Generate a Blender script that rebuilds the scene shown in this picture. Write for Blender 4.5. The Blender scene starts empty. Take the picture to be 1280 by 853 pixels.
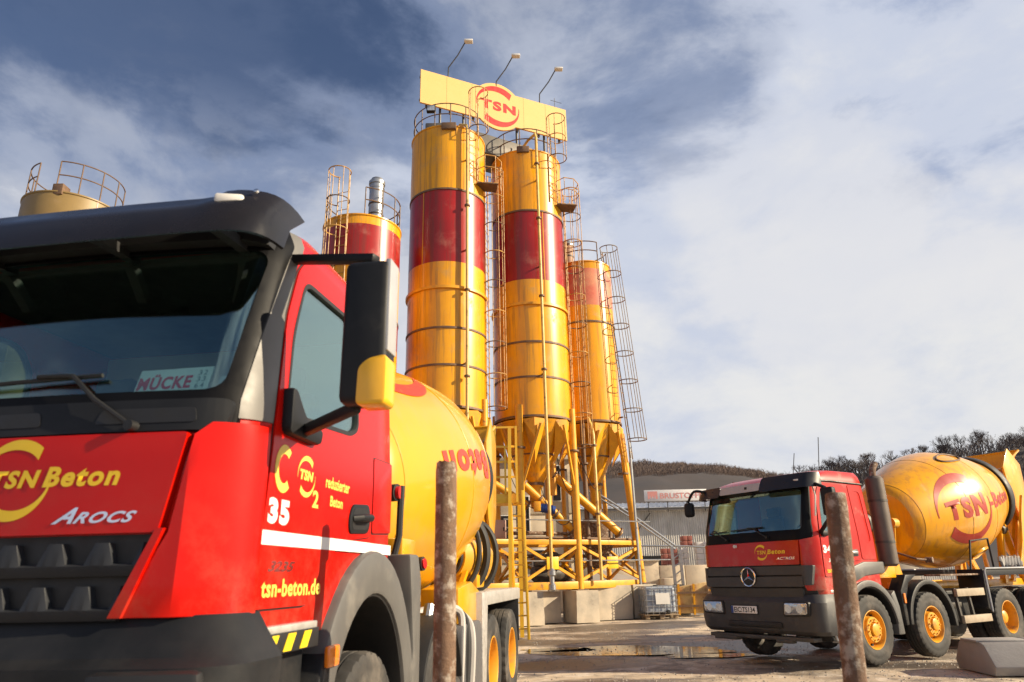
import bpy, bmesh, math, random
from mathutils import Vector, Matrix, noise
from math import sin, cos, pi, radians, atan2, sqrt, hypot
random.seed(7)
sc = bpy.context.scene
col = sc.collection
# ---------------- camera ----------------
PITCH, ROLL, CAMH = radians(18.76), radians(1.227), 1.45
rt = Vector((1, 0, 0)); fwd = Vector((0, cos(PITCH), sin(PITCH))); up = Vector((0, -sin(PITCH), cos(PITCH)))
r_ = rt * cos(ROLL) - up * sin(ROLL); u_ = rt * sin(ROLL) + up * cos(ROLL)
cd = bpy.data.cameras.new('camera'); cam = bpy.data.objects.new('camera', cd); col.objects.link(cam)
cd.sensor_width = 36; cd.lens = 870.1 / 1280 * 36; cd.clip_start = .05; cd.clip_end = 5000
mw = Matrix.Identity(4)
for i in range(3):
    mw[i][0] = r_[i]; mw[i][1] = u_[i]; mw[i][2] = -fwd[i]
mw[2][3] = CAMH
cam.matrix_world = mw
sc.camera = cam
cd.dof.use_dof = True; cd.dof.focus_distance = 15.0; cd.dof.aperture_fstop = 2.8
# ---------------- sun and sky ----------------
SUN_EL, SUN_AZ = radians(26), radians(101)     # azimuth clockwise from +Y
to_sun = Vector((sin(SUN_AZ) * cos(SUN_EL), cos(SUN_AZ) * cos(SUN_EL), sin(SUN_EL)))
sl = bpy.data.lights.new('sun', 'SUN'); sl.energy = 5.0; sl.angle = radians(.53); sl.color = (1, .84, .60)
so = bpy.data.objects.new('sun', sl); col.objects.link(so)
so.rotation_euler = to_sun.to_track_quat('Z', 'Y').to_euler(); so.location = to_sun * 60
sc.view_settings.view_transform = 'Standard'; sc.view_settings.look = 'None'
sc.view_settings.exposure = .82; sc.view_settings.gamma = 1
w = bpy.data.worlds.new('World'); sc.world = w; w.use_nodes = True
nt = w.node_tree; N = nt.nodes; LK = nt.links
N.clear()
def nd(t, **k):
    n = N.new(t)
    for a, b in k.items():
        if a in n.inputs: n.inputs[a].default_value = b
        else: setattr(n, a, b)
    return n
sky = nd('ShaderNodeTexSky', sky_type='NISHITA', sun_disc=False, sun_elevation=SUN_EL, sun_rotation=SUN_AZ, air_density=1.0, dust_density=.6, ozone_density=2.0)
tc = nd('ShaderNodeTexCoord')
sep = nd('ShaderNodeSeparateXYZ'); LK.new(tc.outputs['Generated'], sep.inputs[0])
def mth(op, a, b=None, c=None, clamp=False):
    n = N.new('ShaderNodeMath'); n.operation = op; n.use_clamp = clamp
    for i, v in enumerate((a, b, c)):
        if v is None: continue
        if isinstance(v, (int, float)): n.inputs[i].default_value = v
        else: LK.new(v, n.inputs[i])
    return n.outputs[0]
zc = mth('ADD', mth('MAXIMUM', sep.outputs[2], 0.0), .16)
cx = mth('DIVIDE', sep.outputs[0], zc); cy = mth('DIVIDE', sep.outputs[1], zc)
cb = N.new('ShaderNodeCombineXYZ'); LK.new(cx, cb.inputs[0]); LK.new(cy, cb.inputs[1])
def nz(scale, detail, rough, loc, dist=0.0, stretch=(1, 1, 1), rot=0.0, src=None):
    mp = N.new('ShaderNodeMapping'); LK.new(src or cb.outputs[0], mp.inputs[0])
    mp.inputs['Location'].default_value = loc; mp.inputs['Scale'].default_value = stretch
    mp.inputs['Rotation'].default_value = (0, 0, rot)
    n = nd('ShaderNodeTexNoise', Scale=scale, Detail=detail, Roughness=rough, Distortion=dist)
    LK.new(mp.outputs[0], n.inputs['Vector'])
    return n.outputs[0]
def ramp(src, *stops):
    r = N.new('ShaderNodeValToRGB'); LK.new(src, r.inputs[0])
    e = r.color_ramp.elements
    r.color_ramp.interpolation = 'EASE'
    e[0].position = stops[0][0]; e[0].color = stops[0][1]
    e[1].position = stops[-1][0]; e[1].color = stops[-1][1]
    for p_, c_ in stops[1:-1]:
        k = e.new(p_); k.color = c_
    return r.outputs[0]
def g(v): return (v, v, v, 1)
G = tc.outputs['Generated']
big = nz(1.25, 2, .5, (3.1, 1.4, 0), .3, (1, 1, 1.7), 0, G)
mid = nz(2.3, 6, .52, (1.7, 5.3, 2.0), .35, (1, 1, 2.1), .4, G)
fine = nz(3.2, 10, .62, (9.2, 2.2, 1.0), .25, (1, 1, 1.9), -.5, G)
# more cloud towards the sun side and towards the horizon
dens = mth('ADD', mth('MULTIPLY', big, .45), mth('MULTIPLY', mid, .55))
dens = mth('ADD', dens, mth('MULTIPLY', sep.outputs[0], .34))
dens = mth('ADD', dens, mth('MULTIPLY', mth('SUBTRACT', .56, sep.outputs[2]), .62))
dens = mth('ADD', dens, mth('MULTIPLY', mth('SUBTRACT', fine, .5), .22))
cov = ramp(dens, (.33, g(.10)), (.44, g(.55)), (.58, g(1)))
shade = mth('ADD', mth('ADD', mth('MULTIPLY', fine, .55), mth('MULTIPLY', mid, .45)), mth('MULTIPLY', sep.outputs[0], .07))
shade = mth('ADD', shade, mth('MULTIPLY', mth('SUBTRACT', .47, sep.outputs[2]), .17))
ccol = ramp(shade, (.33, (.20, .27, .43, 1)), (.42, (.44, .53, .75, 1)), (.51, (.74, .80, .95, 1)), (.68, (1.0, 1.0, 1.0, 1)))
puff = nz(3.4, 10, .55, (4.4, 8.8, 0.7), .25, (1, 1, 1.7), 0, G)
band = ramp(mth('ABSOLUTE', mth('SUBTRACT', sep.outputs[2], .37)), (.0, g(1)), (.30, g(0)))
cum = mth('MULTIPLY', ramp(puff, (.47, g(0)), (.60, g(1))), band)
cov = mth('MAXIMUM', cov, mth('MULTIPLY', cum, .95))
mc = N.new('ShaderNodeMix'); mc.data_type = 'RGBA'; LK.new(mth('MULTIPLY', cum, .8), mc.inputs[0]); LK.new(ccol, mc.inputs[6]); mc.inputs[7].default_value = (.97, .97, 1.0, 1)
ccol = mc.outputs[2]
hs = N.new('ShaderNodeMix'); hs.data_type = 'RGBA'; hs.blend_type = 'MULTIPLY'; hs.inputs[0].default_value = 1
LK.new(sky.outputs[0], hs.inputs[6]); hs.inputs[7].default_value = (.80, .82, .95, 1)
bg1 = nd('ShaderNodeBackground', Strength=.05); LK.new(hs.outputs[2], bg1.inputs[0])
bg2 = nd('ShaderNodeBackground', Strength=.46); LK.new(ccol, bg2.inputs[0])
mx = N.new('ShaderNodeMixShader'); LK.new(cov, mx.inputs[0]); LK.new(bg1.outputs[0], mx.inputs[1]); LK.new(bg2.outputs[0], mx.inputs[2])
wo = N.new('ShaderNodeOutputWorld'); LK.new(mx.outputs[0], wo.inputs[0])

# ---------------- materials ----------------
MATS = {}
def mat(name, c, rough=.5, metal=0.0, c2=None, ns=4.0, amt=.5, bump=0.0, bs=40.0, coat=0.0, dirt=None, dn=1.5, dlo=.5, dhi=.7, coords='Object', spec=.5, emit=None, streak=None, lowdirt=None):
    """procedural principled: base colour with noise variation, optional dirt layer and bump"""
    if name in MATS: return MATS[name]
    m = bpy.data.materials.new(name); m.use_nodes = True; n = m.node_tree.nodes; l = m.node_tree.links
    b = n['Principled BSDF']
    b.inputs['Roughness'].default_value = rough; b.inputs['Metallic'].default_value = metal
    b.inputs['Coat Weight'].default_value = coat; b.inputs['Coat Roughness'].default_value = .10
    b.inputs['Specular IOR Level'].default_value = spec
    t = n.new('ShaderNodeTexCoord')
    def noise_(s, det=6, ro=.6, sc3=None):
        q = n.new('ShaderNodeTexNoise'); q.inputs['Scale'].default_value = s; q.inputs['Detail'].default_value = det; q.inputs['Roughness'].default_value = ro
        if sc3:
            mp = n.new('ShaderNodeMapping'); mp.inputs['Scale'].default_value = sc3; l.new(t.outputs[coords], mp.inputs[0]); l.new(mp.outputs[0], q.inputs['Vector'])
        else: l.new(t.outputs[coords], q.inputs['Vector'])
        return q.outputs[0]
    def mixc(f, a, bb):
        q = n.new('ShaderNodeMix'); q.data_type = 'RGBA'
        if isinstance(f, float): q.inputs[0].default_value = f
        else: l.new(f, q.inputs[0])
        for i, v in ((6, a), (7, bb)):
            if isinstance(v, tuple): q.inputs[i].default_value = v + (1,) if len(v) == 3 else v
            else: l.new(v, q.inputs[i])
        return q.outputs[2]
    def rmp(src, lo, hi, a=0.0, bb=1.0):
        q = n.new('ShaderNodeMapRange'); l.new(src, q.inputs[0]); q.inputs[1].default_value = lo; q.inputs[2].default_value = hi; q.inputs[3].default_value = a; q.inputs[4].default_value = bb
        q.interpolation_type = 'SMOOTHSTEP'
        return q.outputs[0]
    if c2 is None: c2 = tuple(x * .8 for x in c)
    out = mixc(rmp(noise_(ns), .5 - .25, .5 + .25, 0, amt), c, c2)
    if streak:
        out = mixc(rmp(noise_(3.0, 6, .65, (2.4, 2.4, .12)), .47, .64, 0, streak[1]), out, streak[0])
    if dirt:
        dm = rmp(noise_(dn, 9, .68), dlo, dhi)
        out = mixc(dm, out, dirt)
        l.new(rmp(dm, 0, 1, rough, .85), b.inputs['Roughness'])
    else:
        l.new(rmp(noise_(ns * 2.3, 5, .6), .3, .7, max(rough - .07, .02), rough + .10), b.inputs['Roughness'])
    if lowdirt:
        sx = n.new('ShaderNodeSeparateXYZ'); l.new(t.outputs['Object'], sx.inputs[0])
        hz = rmp(sx.outputs[2], lowdirt[1], lowdirt[2], 1, 0)
        mu = n.new('ShaderNodeMath'); mu.operation = 'MULTIPLY'; l.new(hz, mu.inputs[0]); l.new(rmp(noise_(5.5, 10, .72), .40, .66), mu.inputs[1])
        mu2 = n.new('ShaderNodeMath'); mu2.operation = 'MULTIPLY'; mu2.inputs[1].default_value = lowdirt[3]; l.new(mu.outputs[0], mu2.inputs[0])
        out = mixc(mu2.outputs[0], out, lowdirt[0])
    l.new(out, b.inputs['Base Color'])
    if bump:
        bp = n.new('ShaderNodeBump'); bp.inputs['Strength'].default_value = bump; bp.inputs['Distance'].default_value = .02
        l.new(noise_(bs, 8, .7), bp.inputs['Height']); l.new(bp.outputs[0], b.inputs['Normal'])
    if emit:
        b.inputs['Emission Color'].default_value = emit + (1,); b.inputs['Emission Strength'].default_value = 1
    MATS[name] = m
    return m
def glassmat(name, tint, f0=.09, rough=.02):
    if name in MATS: return MATS[name]
    m = bpy.data.materials.new(name); m.use_nodes = True; n = m.node_tree.nodes; l = m.node_tree.links; n.clear()
    tr = n.new('ShaderNodeBsdfTransparent'); tr.inputs[0].default_value = tint + (1,)
    gl = n.new('ShaderNodeBsdfGlossy'); gl.inputs['Roughness'].default_value = rough; gl.inputs['Color'].default_value = (.74, .93, .88, 1)
    lw = n.new('ShaderNodeLayerWeight'); lw.inputs[0].default_value = .5
    pw = n.new('ShaderNodeMath'); pw.operation = 'POWER'; pw.inputs[1].default_value = 3.5; l.new(lw.outputs['Facing'], pw.inputs[0])
    mr = n.new('ShaderNodeMapRange'); l.new(pw.outputs[0], mr.inputs[0]); mr.inputs[3].default_value = f0; mr.inputs[4].default_value = .9
    t = n.new('ShaderNodeTexCoord'); q = n.new('ShaderNodeTexNoise'); q.inputs['Scale'].default_value = 1.3; l.new(t.outputs['Object'], q.inputs['Vector'])
    bp = n.new('ShaderNodeBump'); bp.inputs['Strength'].default_value = .05; bp.inputs['Distance'].default_value = .05; l.new(q.outputs[0], bp.inputs['Height']); l.new(bp.outputs[0], gl.inputs['Normal'])
    x = n.new('ShaderNodeMixShader'); l.new(mr.outputs[0], x.inputs[0]); l.new(tr.outputs[0], x.inputs[1]); l.new(gl.outputs[0], x.inputs[2])
    o = n.new('ShaderNodeOutputMaterial'); l.new(x.outputs[0], o.inputs[0]); MATS[name] = m
    return m
DUST = (.36, .31, .25)
RED = mat('red_paint', (.52, .005, .001), .26, 0, (.44, .004, .001), 1.2, .6, coat=.16, spec=.22, lowdirt=((.26, .15, .09), 1.2, 2.0, .22), dirt=(.45, .02, .008), dn=1.1, dlo=.66, dhi=.95)
RED2 = mat('faded_red_paint', (.50, .010, .003), .32, 0, (.40, .008, .003), 1.5, .7, coat=.3, spec=.3, lowdirt=((.32, .24, .18), 1.0, 2.0, .5), dirt=(.46, .10, .06), dn=2.2, dlo=.55, dhi=.8)
TYEL = mat('yellow_drum_paint', (.66, .33, .006), .30, 0, (.60, .28, .006), .9, .7, coat=.5, dirt=(.78, .50, .16), dn=1.6, dlo=.6, dhi=.85, streak=((.60, .30, .04), .5))
TYEL2 = mat('weathered_yellow_drum_paint', (.86, .40, .004), .30, 0, (.76, .32, .004), 1.1, .8, coat=.4, dirt=(.56, .33, .06), dn=1.9, dlo=.52, dhi=.8, streak=((.46, .20, .04), .5))
SYEL = mat('silo_yellow_paint', (.80, .37, .006), .32, 0, (.68, .29, .006), .8, .9, coat=.16, spec=.35, dirt=(.46, .27, .10), dn=1.1, dlo=.52, dhi=.80, streak=((.34, .17, .03), .6), bump=.03, bs=2.0)
SRED = mat('silo_red_paint', (.33, .009, .008), .34, 0, (.24, .008, .007), .8, .9, coat=.16, spec=.35, dirt=(.36, .12, .09), dn=1.0, dlo=.52, dhi=.80, streak=((.16, .03, .02), .65))
SRED_LIT = mat('highlit_pink_silo_paint', (.55, .10, .06), .45, 0, (.62, .26, .13), 1.5, .9, coat=.2, dirt=(.60, .38, .22), dn=1.4, dlo=.5, dhi=.75)  # red band paled to pink: the sun highlight is mixed into the colour
FRAMEY = mat('frame_yellow_paint', (.74, .36, .012), .42, 0, (.56, .24, .012), 3, .8, dirt=(.26, .12, .05), dn=3.2, dlo=.56, dhi=.72, bump=.06, bs=25)
RAILY = mat('rail_yellow_paint', (.60, .33, .07), .5, 0, (.34, .18, .06), 6, .9, dirt=(.16, .09, .05), dn=5, dlo=.48, dhi=.66)
RAILD = mat('dark_rusty_rail', (.10, .060, .040), .6, 0, (.20, .11, .05), 5, .8)
SIGNY = mat('sign_yellow', (.74, .46, .16), .6, 0, (.70, .42, .13), 2, .5, dirt=(.60, .40, .18), dn=1.3, dlo=.62, dhi=.9)
SIGNR = mat('sign_red', (.62, .02, .015), .45)
DECALY = mat('decal_yellow', (.90, .60, .02), .4)
DECALR = mat('decal_red', (.60, .045, .02), .4, dirt=(.80, .33, .04), dn=6, dlo=.6, dhi=.75)
WHITE = mat('white_print', (.80, .80, .78), .4)
PLAS = mat('dark_plastic', (.009, .010, .012), .5, 0, (.020, .021, .024), 2.5, .8, spec=.22, dirt=(.07, .065, .06), dn=2.2, dlo=.6, dhi=.95, bump=.03, bs=160, lowdirt=((.10, .09, .08), .5, 1.4, .5))
PLAS2 = mat('grey_plastic', (.085, .083, .082), .5, 0, (.12, .117, .11), 2.5, .8, dirt=(.24, .22, .19), dn=2.0, dlo=.5, dhi=.85, bump=.03, bs=160)
PILLAR = mat('pillar_grey', (.12, .115, .105), .45, 0, (.16, .15, .14), 1.5, .8)
BLACK = mat('black_rubber', (.012, .012, .013), .55)
TYRE = mat('tyre_rubber', (.022, .021, .020), .75, 0, (.035, .032, .03), 4, .8, dirt=(.14, .12, .10), dn=2.6, dlo=.45, dhi=.8, bump=.15, bs=60)
RIMY = mat('rim_yellow', (.74, .36, .02), .42, 0, (.60, .26, .02), 4, .8, dirt=(.25, .15, .07), dn=4.5, dlo=.52, dhi=.72)
STEEL = mat('galvanised_steel', (.42, .43, .44), .38, .8, (.30, .31, .32), 5, .8, dirt=(.22, .18, .14), dn=3, dlo=.6, dhi=.8)
CHROME = mat('chrome', (.75, .76, .78), .12, 1.0)
CHECK = mat('silver_plate', (.62, .60, .57), .4, .55, (.45, .43, .40), 8, .8, bump=.3, bs=50)
DARKM = mat('dark_metal', (.05, .048, .045), .5, .3, (.09, .08, .07), 5, .8, dirt=(.16, .13, .10), dn=3, dlo=.5, dhi=.75)
CONC = mat('concrete', (.50, .42, .32), .85, 0, (.30, .265, .215), 1.6, .9, bump=.35, bs=22, dirt=(.16, .14, .12), dn=1.3, dlo=.56, dhi=.78)
CONC2 = mat('dark_concrete', (.30, .29, .28), .85, 0, (.23, .22, .215), 2, .9, bump=.3, bs=24, dirt=(.33, .30, .26), dn=1.6, dlo=.55, dhi=.8)
BEIGE = mat('beige_render', (.66, .56, .42), .85, 0, (.46, .40, .31), 1.1, .9, bump=.15, bs=14, dirt=(.27, .22, .17), dn=.9, dlo=.55, dhi=.8)
CORR = mat('corrugated_sheet', (.62, .59, .54), .5, .2, (.40, .38, .34), .6, .9, streak=((.25, .22, .18), .4))
ROOFM = mat('roof_sheet', (.72, .74, .78), .5, .2, (.42, .43, .46), .7, .8)
RUST = mat('rusty_steel', (.20, .115, .068), .8, 0, (.10, .058, .038), 9, .9, bump=.6, bs=45, dirt=(.38, .32, .26), dn=13, dlo=.49, dhi=.63)
BRICK = mat('red_brick_stack', (.36, .13, .10), .8, 0, (.27, .09, .07), 3, .9)
PALE = mat('pale_block', (.72, .70, .66), .7, 0, (.6, .58, .55), 3, .8)
WOOD = mat('weathered_timber', (.30, .22, .14), .8, 0, (.22, .16, .10), 5, .9)
BLUEM = mat('blue_motor', (.02, .06, .26), .4)
AMBER = mat('amber_lens', (.85, .22, .01), .15, coat=.6)
REDL = mat('red_lens', (.55, .02, .02), .15, coat=.6)
LAMPG = mat('lamp_glass', (.62, .64, .64), .08, .65, (.35, .36, .36), 30, .9, coat=1.0)
GLASS = glassmat('windscreen_glass', (.86, .985, .95), .16)
SGLASS = glassmat('side_window_glass', (.60, .75, .75), .30)
TINT = glassmat('smoked_visor', (.10, .085, .09), .06, .06)
INTER = mat('cab_interior_plastic', (.10, .10, .10), .7)
SEAT = mat('seat_fabric', (.07, .075, .09), .9)
CABLE = mat('cable_black', (.015, .015, .015), .6)

# ---------------- mesh helpers ----------------
class MB:
    def __init__(s): s.v = []; s.f = []
    def add(s, vs, fs):
        o = len(s.v); s.v += [tuple(v) for v in vs]; s.f += [tuple(i + o for i in q) for q in fs]; return s
    def box(s, c, d, rz=0, M=None):
        x, y, z = [k / 2 for k in d]
        vs = [Vector((i * x, j * y, k * z)) for k in (-1, 1) for j in (-1, 1) for i in (-1, 1)]
        R = M or Matrix.Rotation(rz, 3, 'Z')
        vs = [R @ v + Vector(c) for v in vs]
        return s.add(vs, [(0, 2, 3, 1), (4, 5, 7, 6), (0, 1, 5, 4), (2, 6, 7, 3), (0, 4, 6, 2), (1, 3, 7, 5)])
    def bar(s, a, b, w, h, upv=(0, 0, 1)):
        a = Vector(a); b = Vector(b); d = (b - a); L = d.length; d.normalize()
        u = Vector(upv)
        if abs(d.dot(u)) > .98: u = Vector((0, 1, 0))
        sd = d.cross(u).normalized(); u = sd.cross(d)
        M = Matrix((sd, d, u)).transposed()
        return s.box((a + b) / 2, (w, L, h), M=M)
    def cyl(s, a, b, r, r2=None, n=16, cap=True):
        a = Vector(a); b = Vector(b); r2 = r if r2 is None else r2
        d = (b - a).normalized(); u = d.orthogonal().normalized(); w_ = d.cross(u)
        vs = [a + (u * cos(2 * pi * i / n) + w_ * sin(2 * pi * i / n)) * r for i in range(n)] + [b + (u * cos(2 * pi * i / n) + w_ * sin(2 * pi * i / n)) * r2 for i in range(n)]
        fs = [(i, (i + 1) % n, n + (i + 1) % n, n + i) for i in range(n)]
        if cap: fs += [tuple(range(n))[::-1], tuple(range(n, 2 * n))]
        return s.add(vs, fs)
    def tube(s, pts, r, n=8, closed=False):
        P = [Vector(p) for p in pts]; m = len(P); T = []
        for i in range(m):
            if closed: t = P[(i + 1) % m] - P[i - 1]
            else: t = P[min(i + 1, m - 1)] - P[max(i - 1, 0)]
            T.append(t.normalized())
        u = T[0].orthogonal().normalized(); vs = []
        for i in range(m):
            u = (u - T[i] * u.dot(T[i])).normalized(); w_ = T[i].cross(u)
            vs += [P[i] + (u * cos(2 * pi * k / n) + w_ * sin(2 * pi * k / n)) * r for k in range(n)]
        fs = []
        for i in range(m if closed else m - 1):
            j = (i + 1) % m
            fs += [(i * n + k, i * n + (k + 1) % n, j * n + (k + 1) % n, j * n + k) for k in range(n)]
        if not closed: fs += [tuple(range(n))[::-1], tuple(range((m - 1) * n, m * n))]
        return s.add(vs, fs)
    def lathe(s, prof, o=(0, 0, 0), ax=(0, 0, 1), n=32, cap=True):
        """prof [(r, t)] revolved round axis ax through o"""
        o = Vector(o); d = Vector(ax).normalized()
        u = Vector((1, 0, 0)) if abs(d.x) < .9 else Vector((0, 0, 1))
        u = (u - d * u.dot(d)).normalized(); w_ = d.cross(u); vs = []
        for r, t in prof: vs += [o + d * t + (u * cos(2 * pi * i / n) + w_ * sin(2 * pi * i / n)) * r for i in range(n)]
        fs = []
        for j in range(len(prof) - 1):
            fs += [(j * n + i, j * n + (i + 1) % n, (j + 1) * n + (i + 1) % n, (j + 1) * n + i) for i in range(n)]
        if cap: fs += [tuple(range(n))[::-1], tuple(range((len(prof) - 1) * n, len(prof) * n))]
        return s.add(vs, fs)
    def prism(s, poly, a, b, plane='yz'):
        """2-D polygon extruded from a to b along the missing axis"""
        n = len(poly)
        def P(p, t):
            return {'yz': (t, p[0], p[1]), 'xz': (p[0], t, p[1]), 'xy': (p[0], p[1], t)}[plane]
        vs = [P(p, a) for p in poly] + [P(p, b) for p in poly]
        fs = [(i, (i + 1) % n, n + (i + 1) % n, n + i) for i in range(n)] + [tuple(range(n))[::-1], tuple(range(n, 2 * n))]
        return s.add(vs, fs)
def mesh(name, mb, m, bev=0.0, smooth=35, seg=2, fix=True):
    me = bpy.data.meshes.new(name)
    if isinstance(mb, MB): me.from_pydata(mb.v, [], mb.f)
    else: me = mb; me.name = name
    bm = bmesh.new(); bm.from_mesh(me)
    if fix: bmesh.ops.recalc_face_normals(bm, faces=bm.faces)
    if bev:
        es = [e for e in bm.edges if len(e.link_faces) == 2 and e.calc_face_angle(0) > radians(40)]
        bmesh.ops.bevel(bm, geom=es, offset=bev, offset_type='OFFSET', segments=seg, affect='EDGES', profile=.5, clamp_overlap=True)
    for f in bm.faces: f.smooth = True
    for e in bm.edges: e.smooth = not (len(e.link_faces) == 2 and e.calc_face_angle(0) > radians(smooth))
    bm.to_mesh(me); bm.free()
    if m is not None:
        me.materials.clear(); me.materials.append(m)
    return me
def obj(name, mb, m, parent=None, bev=0.0, smooth=35, loc=None, rz=None, seg=2, fix=True, label=None, kind=None):
    me = mesh(name, mb, m, bev, smooth, seg, fix) if not (isinstance(mb, bpy.types.Mesh) and m is None) else mb
    o = bpy.data.objects.new(name, me); col.objects.link(o)
    if parent: o.parent = parent
    if loc: o.location = loc
    if rz is not None: o.rotation_euler = (0, 0, rz)
    if label: o['label'] = label
    if kind: o['kind'] = kind
    return o
def inst(name, me, parent, loc=(0, 0, 0), rot=(0, 0, 0), scale=(1, 1, 1)):
    o = bpy.data.objects.new(name, me); col.objects.link(o); o.parent = parent
    o.location = loc; o.rotation_euler = rot; o.scale = scale
    return o
def tag(o, label, cat, group=None):
    o['label'] = label; o['category'] = cat
    if group: o['group'] = group
    return o
def thing(name, label, cat, loc=(0, 0, 0), rz=0, group=None):
    o = bpy.data.objects.new(name, None); col.objects.link(o); o.empty_display_size = .3
    o.location = loc; o.rotation_euler = (0, 0, rz)
    return tag(o, label, cat, group)
def copy_tree(o, parent=None):
    c = o.copy(); col.objects.link(c)
    if parent: c.parent = parent
    for ch in [x for x in bpy.data.objects if x.parent == o]: copy_tree(ch, c)
    return c
def rpoly(pts, r, n=5):
    """round the corners of a polygon; r may be a list"""
    out = []; m = len(pts)
    for i in range(m):
        p = Vector(pts[i]).to_2d(); a = Vector(pts[i - 1]).to_2d(); b = Vector(pts[(i + 1) % m]).to_2d()
        rr = r[i] if isinstance(r, (list, tuple)) else r
        d1 = (a - p); d2 = (b - p); k = min(rr, d1.length * .45, d2.length * .45)
        p1 = p + d1.normalized() * k; p2 = p + d2.normalized() * k
        for j in range(n + 1):
            t = j / n; out.append(tuple(p1 * (1 - t) ** 2 + p * 2 * t * (1 - t) + p2 * t * t))
    return out
def boolean(a, b, op):
    """a, b meshes -> new mesh (exact solver)"""
    oa = bpy.data.objects.new('tmp_a', a); ob = bpy.data.objects.new('tmp_b', b)
    col.objects.link(oa); col.objects.link(ob)
    md = oa.modifiers.new('b', 'BOOLEAN'); md.operation = op; md.object = ob; md.solver = 'EXACT'
    dg = bpy.context.evaluated_depsgraph_get(); dg.update()
    me = bpy.data.meshes.new_from_object(oa.evaluated_get(dg))
    bpy.data.objects.remove(oa); bpy.data.objects.remove(ob)
    return me
def raw(mb):
    me = bpy.data.meshes.new('raw'); me.from_pydata(mb.v, [], mb.f)
    bm = bmesh.new(); bm.from_mesh(me); bmesh.ops.remove_doubles(bm, verts=bm.verts, dist=1e-6); bmesh.ops.recalc_face_normals(bm, faces=bm.faces); bm.to_mesh(me); bm.free()
    return me
def text2d(s, wd, ht, shear=0.0, bold=.0, spacing=1.0):
    """flat lettering as (verts, faces) filling the box (0,0)-(wd,ht)"""
    cu = bpy.data.curves.new('t', 'FONT'); cu.body = s; cu.size = 1; cu.shear = shear; cu.offset = bold; cu.space_character = spacing; cu.resolution_u = 4
    cu.fill_mode = 'FRONT'
    o = bpy.data.objects.new('t', cu); col.objects.link(o)
    dg = bpy.context.evaluated_depsgraph_get(); dg.update()
    me = bpy.data.meshes.new_from_object(o.evaluated_get(dg))
    v = [(p.co.x, p.co.y) for p in me.vertices]; f = [tuple(p.vertices) for p in me.polygons]
    bpy.data.objects.remove(o); bpy.data.meshes.remove(me)
    x0 = min(p[0] for p in v); x1 = max(p[0] for p in v); y0 = min(p[1] for p in v); y1 = max(p[1] for p in v)
    return [((p[0] - x0) / (x1 - x0) * wd, (p[1] - y0) / (y1 - y0) * ht) for p in v], f
def swirl2d(R, tmax=.27, n=28):
    """ring emblem of two crescents, centred on 0,0"""
    v = []; f = []
    for k in range(2):
        b = len(v)
        for i in range(n + 1):
            t = i / n
            a = radians(188 - 138 * t) if k == 0 else radians(8 - 138 * t)
            th = R * (.025 + tmax * sin(min(t / .8, 1) * pi / 2) ** 1.6)
            ri = R - th
            a2 = a - radians(10) * t * (1 if True else 0)
            v += [(R * cos(a), R * sin(a)), (ri * cos(a2), ri * sin(a2))]
        f += [(b + 2 * i, b + 2 * i + 1, b + 2 * i + 3, b + 2 * i + 2) for i in range(n)]
    # thin hairline that closes the ring on both sides
    return v, f
def place2d(vf, off=(0, 0)):
    return [(p[0] + off[0], p[1] + off[1]) for p in vf[0]], vf[1]
def decal(name, vf, fn, m, parent, step=None, label=None):
    """2-D lettering conformed to a surface by fn(u, v) -> xyz"""
    me = bpy.data.meshes.new(name); me.from_pydata([(p[0], p[1], 0) for p in vf[0]], [], vf[1])
    bm = bmesh.new(); bm.from_mesh(me)
    if step:
        for ax in (0, 1):
            lo = min(v.co[ax] for v in bm.verts); hi = max(v.co[ax] for v in bm.verts); t = lo + step
            while t < hi:
                co = [0, 0, 0]; co[ax] = t; no = [0, 0, 0]; no[ax] = 1
                bmesh.ops.bisect_plane(bm, geom=bm.verts[:] + bm.edges[:] + bm.faces[:], plane_co=co, plane_no=no, dist=1e-5); t += step
    for v in bm.verts: v.co = Vector(fn(v.co.x, v.co.y))
    for f_ in bm.faces: f_.smooth = True
    bm.to_mesh(me); bm.free(); me.materials.append(m)
    return obj(name, me, None, parent, label=label)
def ring_pts(c, r, z, a0=0, a1=2 * pi, n=28):
    k = n if abs(a1 - a0 - 2 * pi) < 1e-6 else n + 1
    return [(c[0] + r * cos(a0 + (a1 - a0) * i / n), c[1] + r * sin(a0 + (a1 - a0) * i / n), z) for i in range(k)]
UA = radians(25.0); U = Vector((cos(UA), sin(UA), 0)); V = Vector((sin(UA), -cos(UA), 0))
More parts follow.
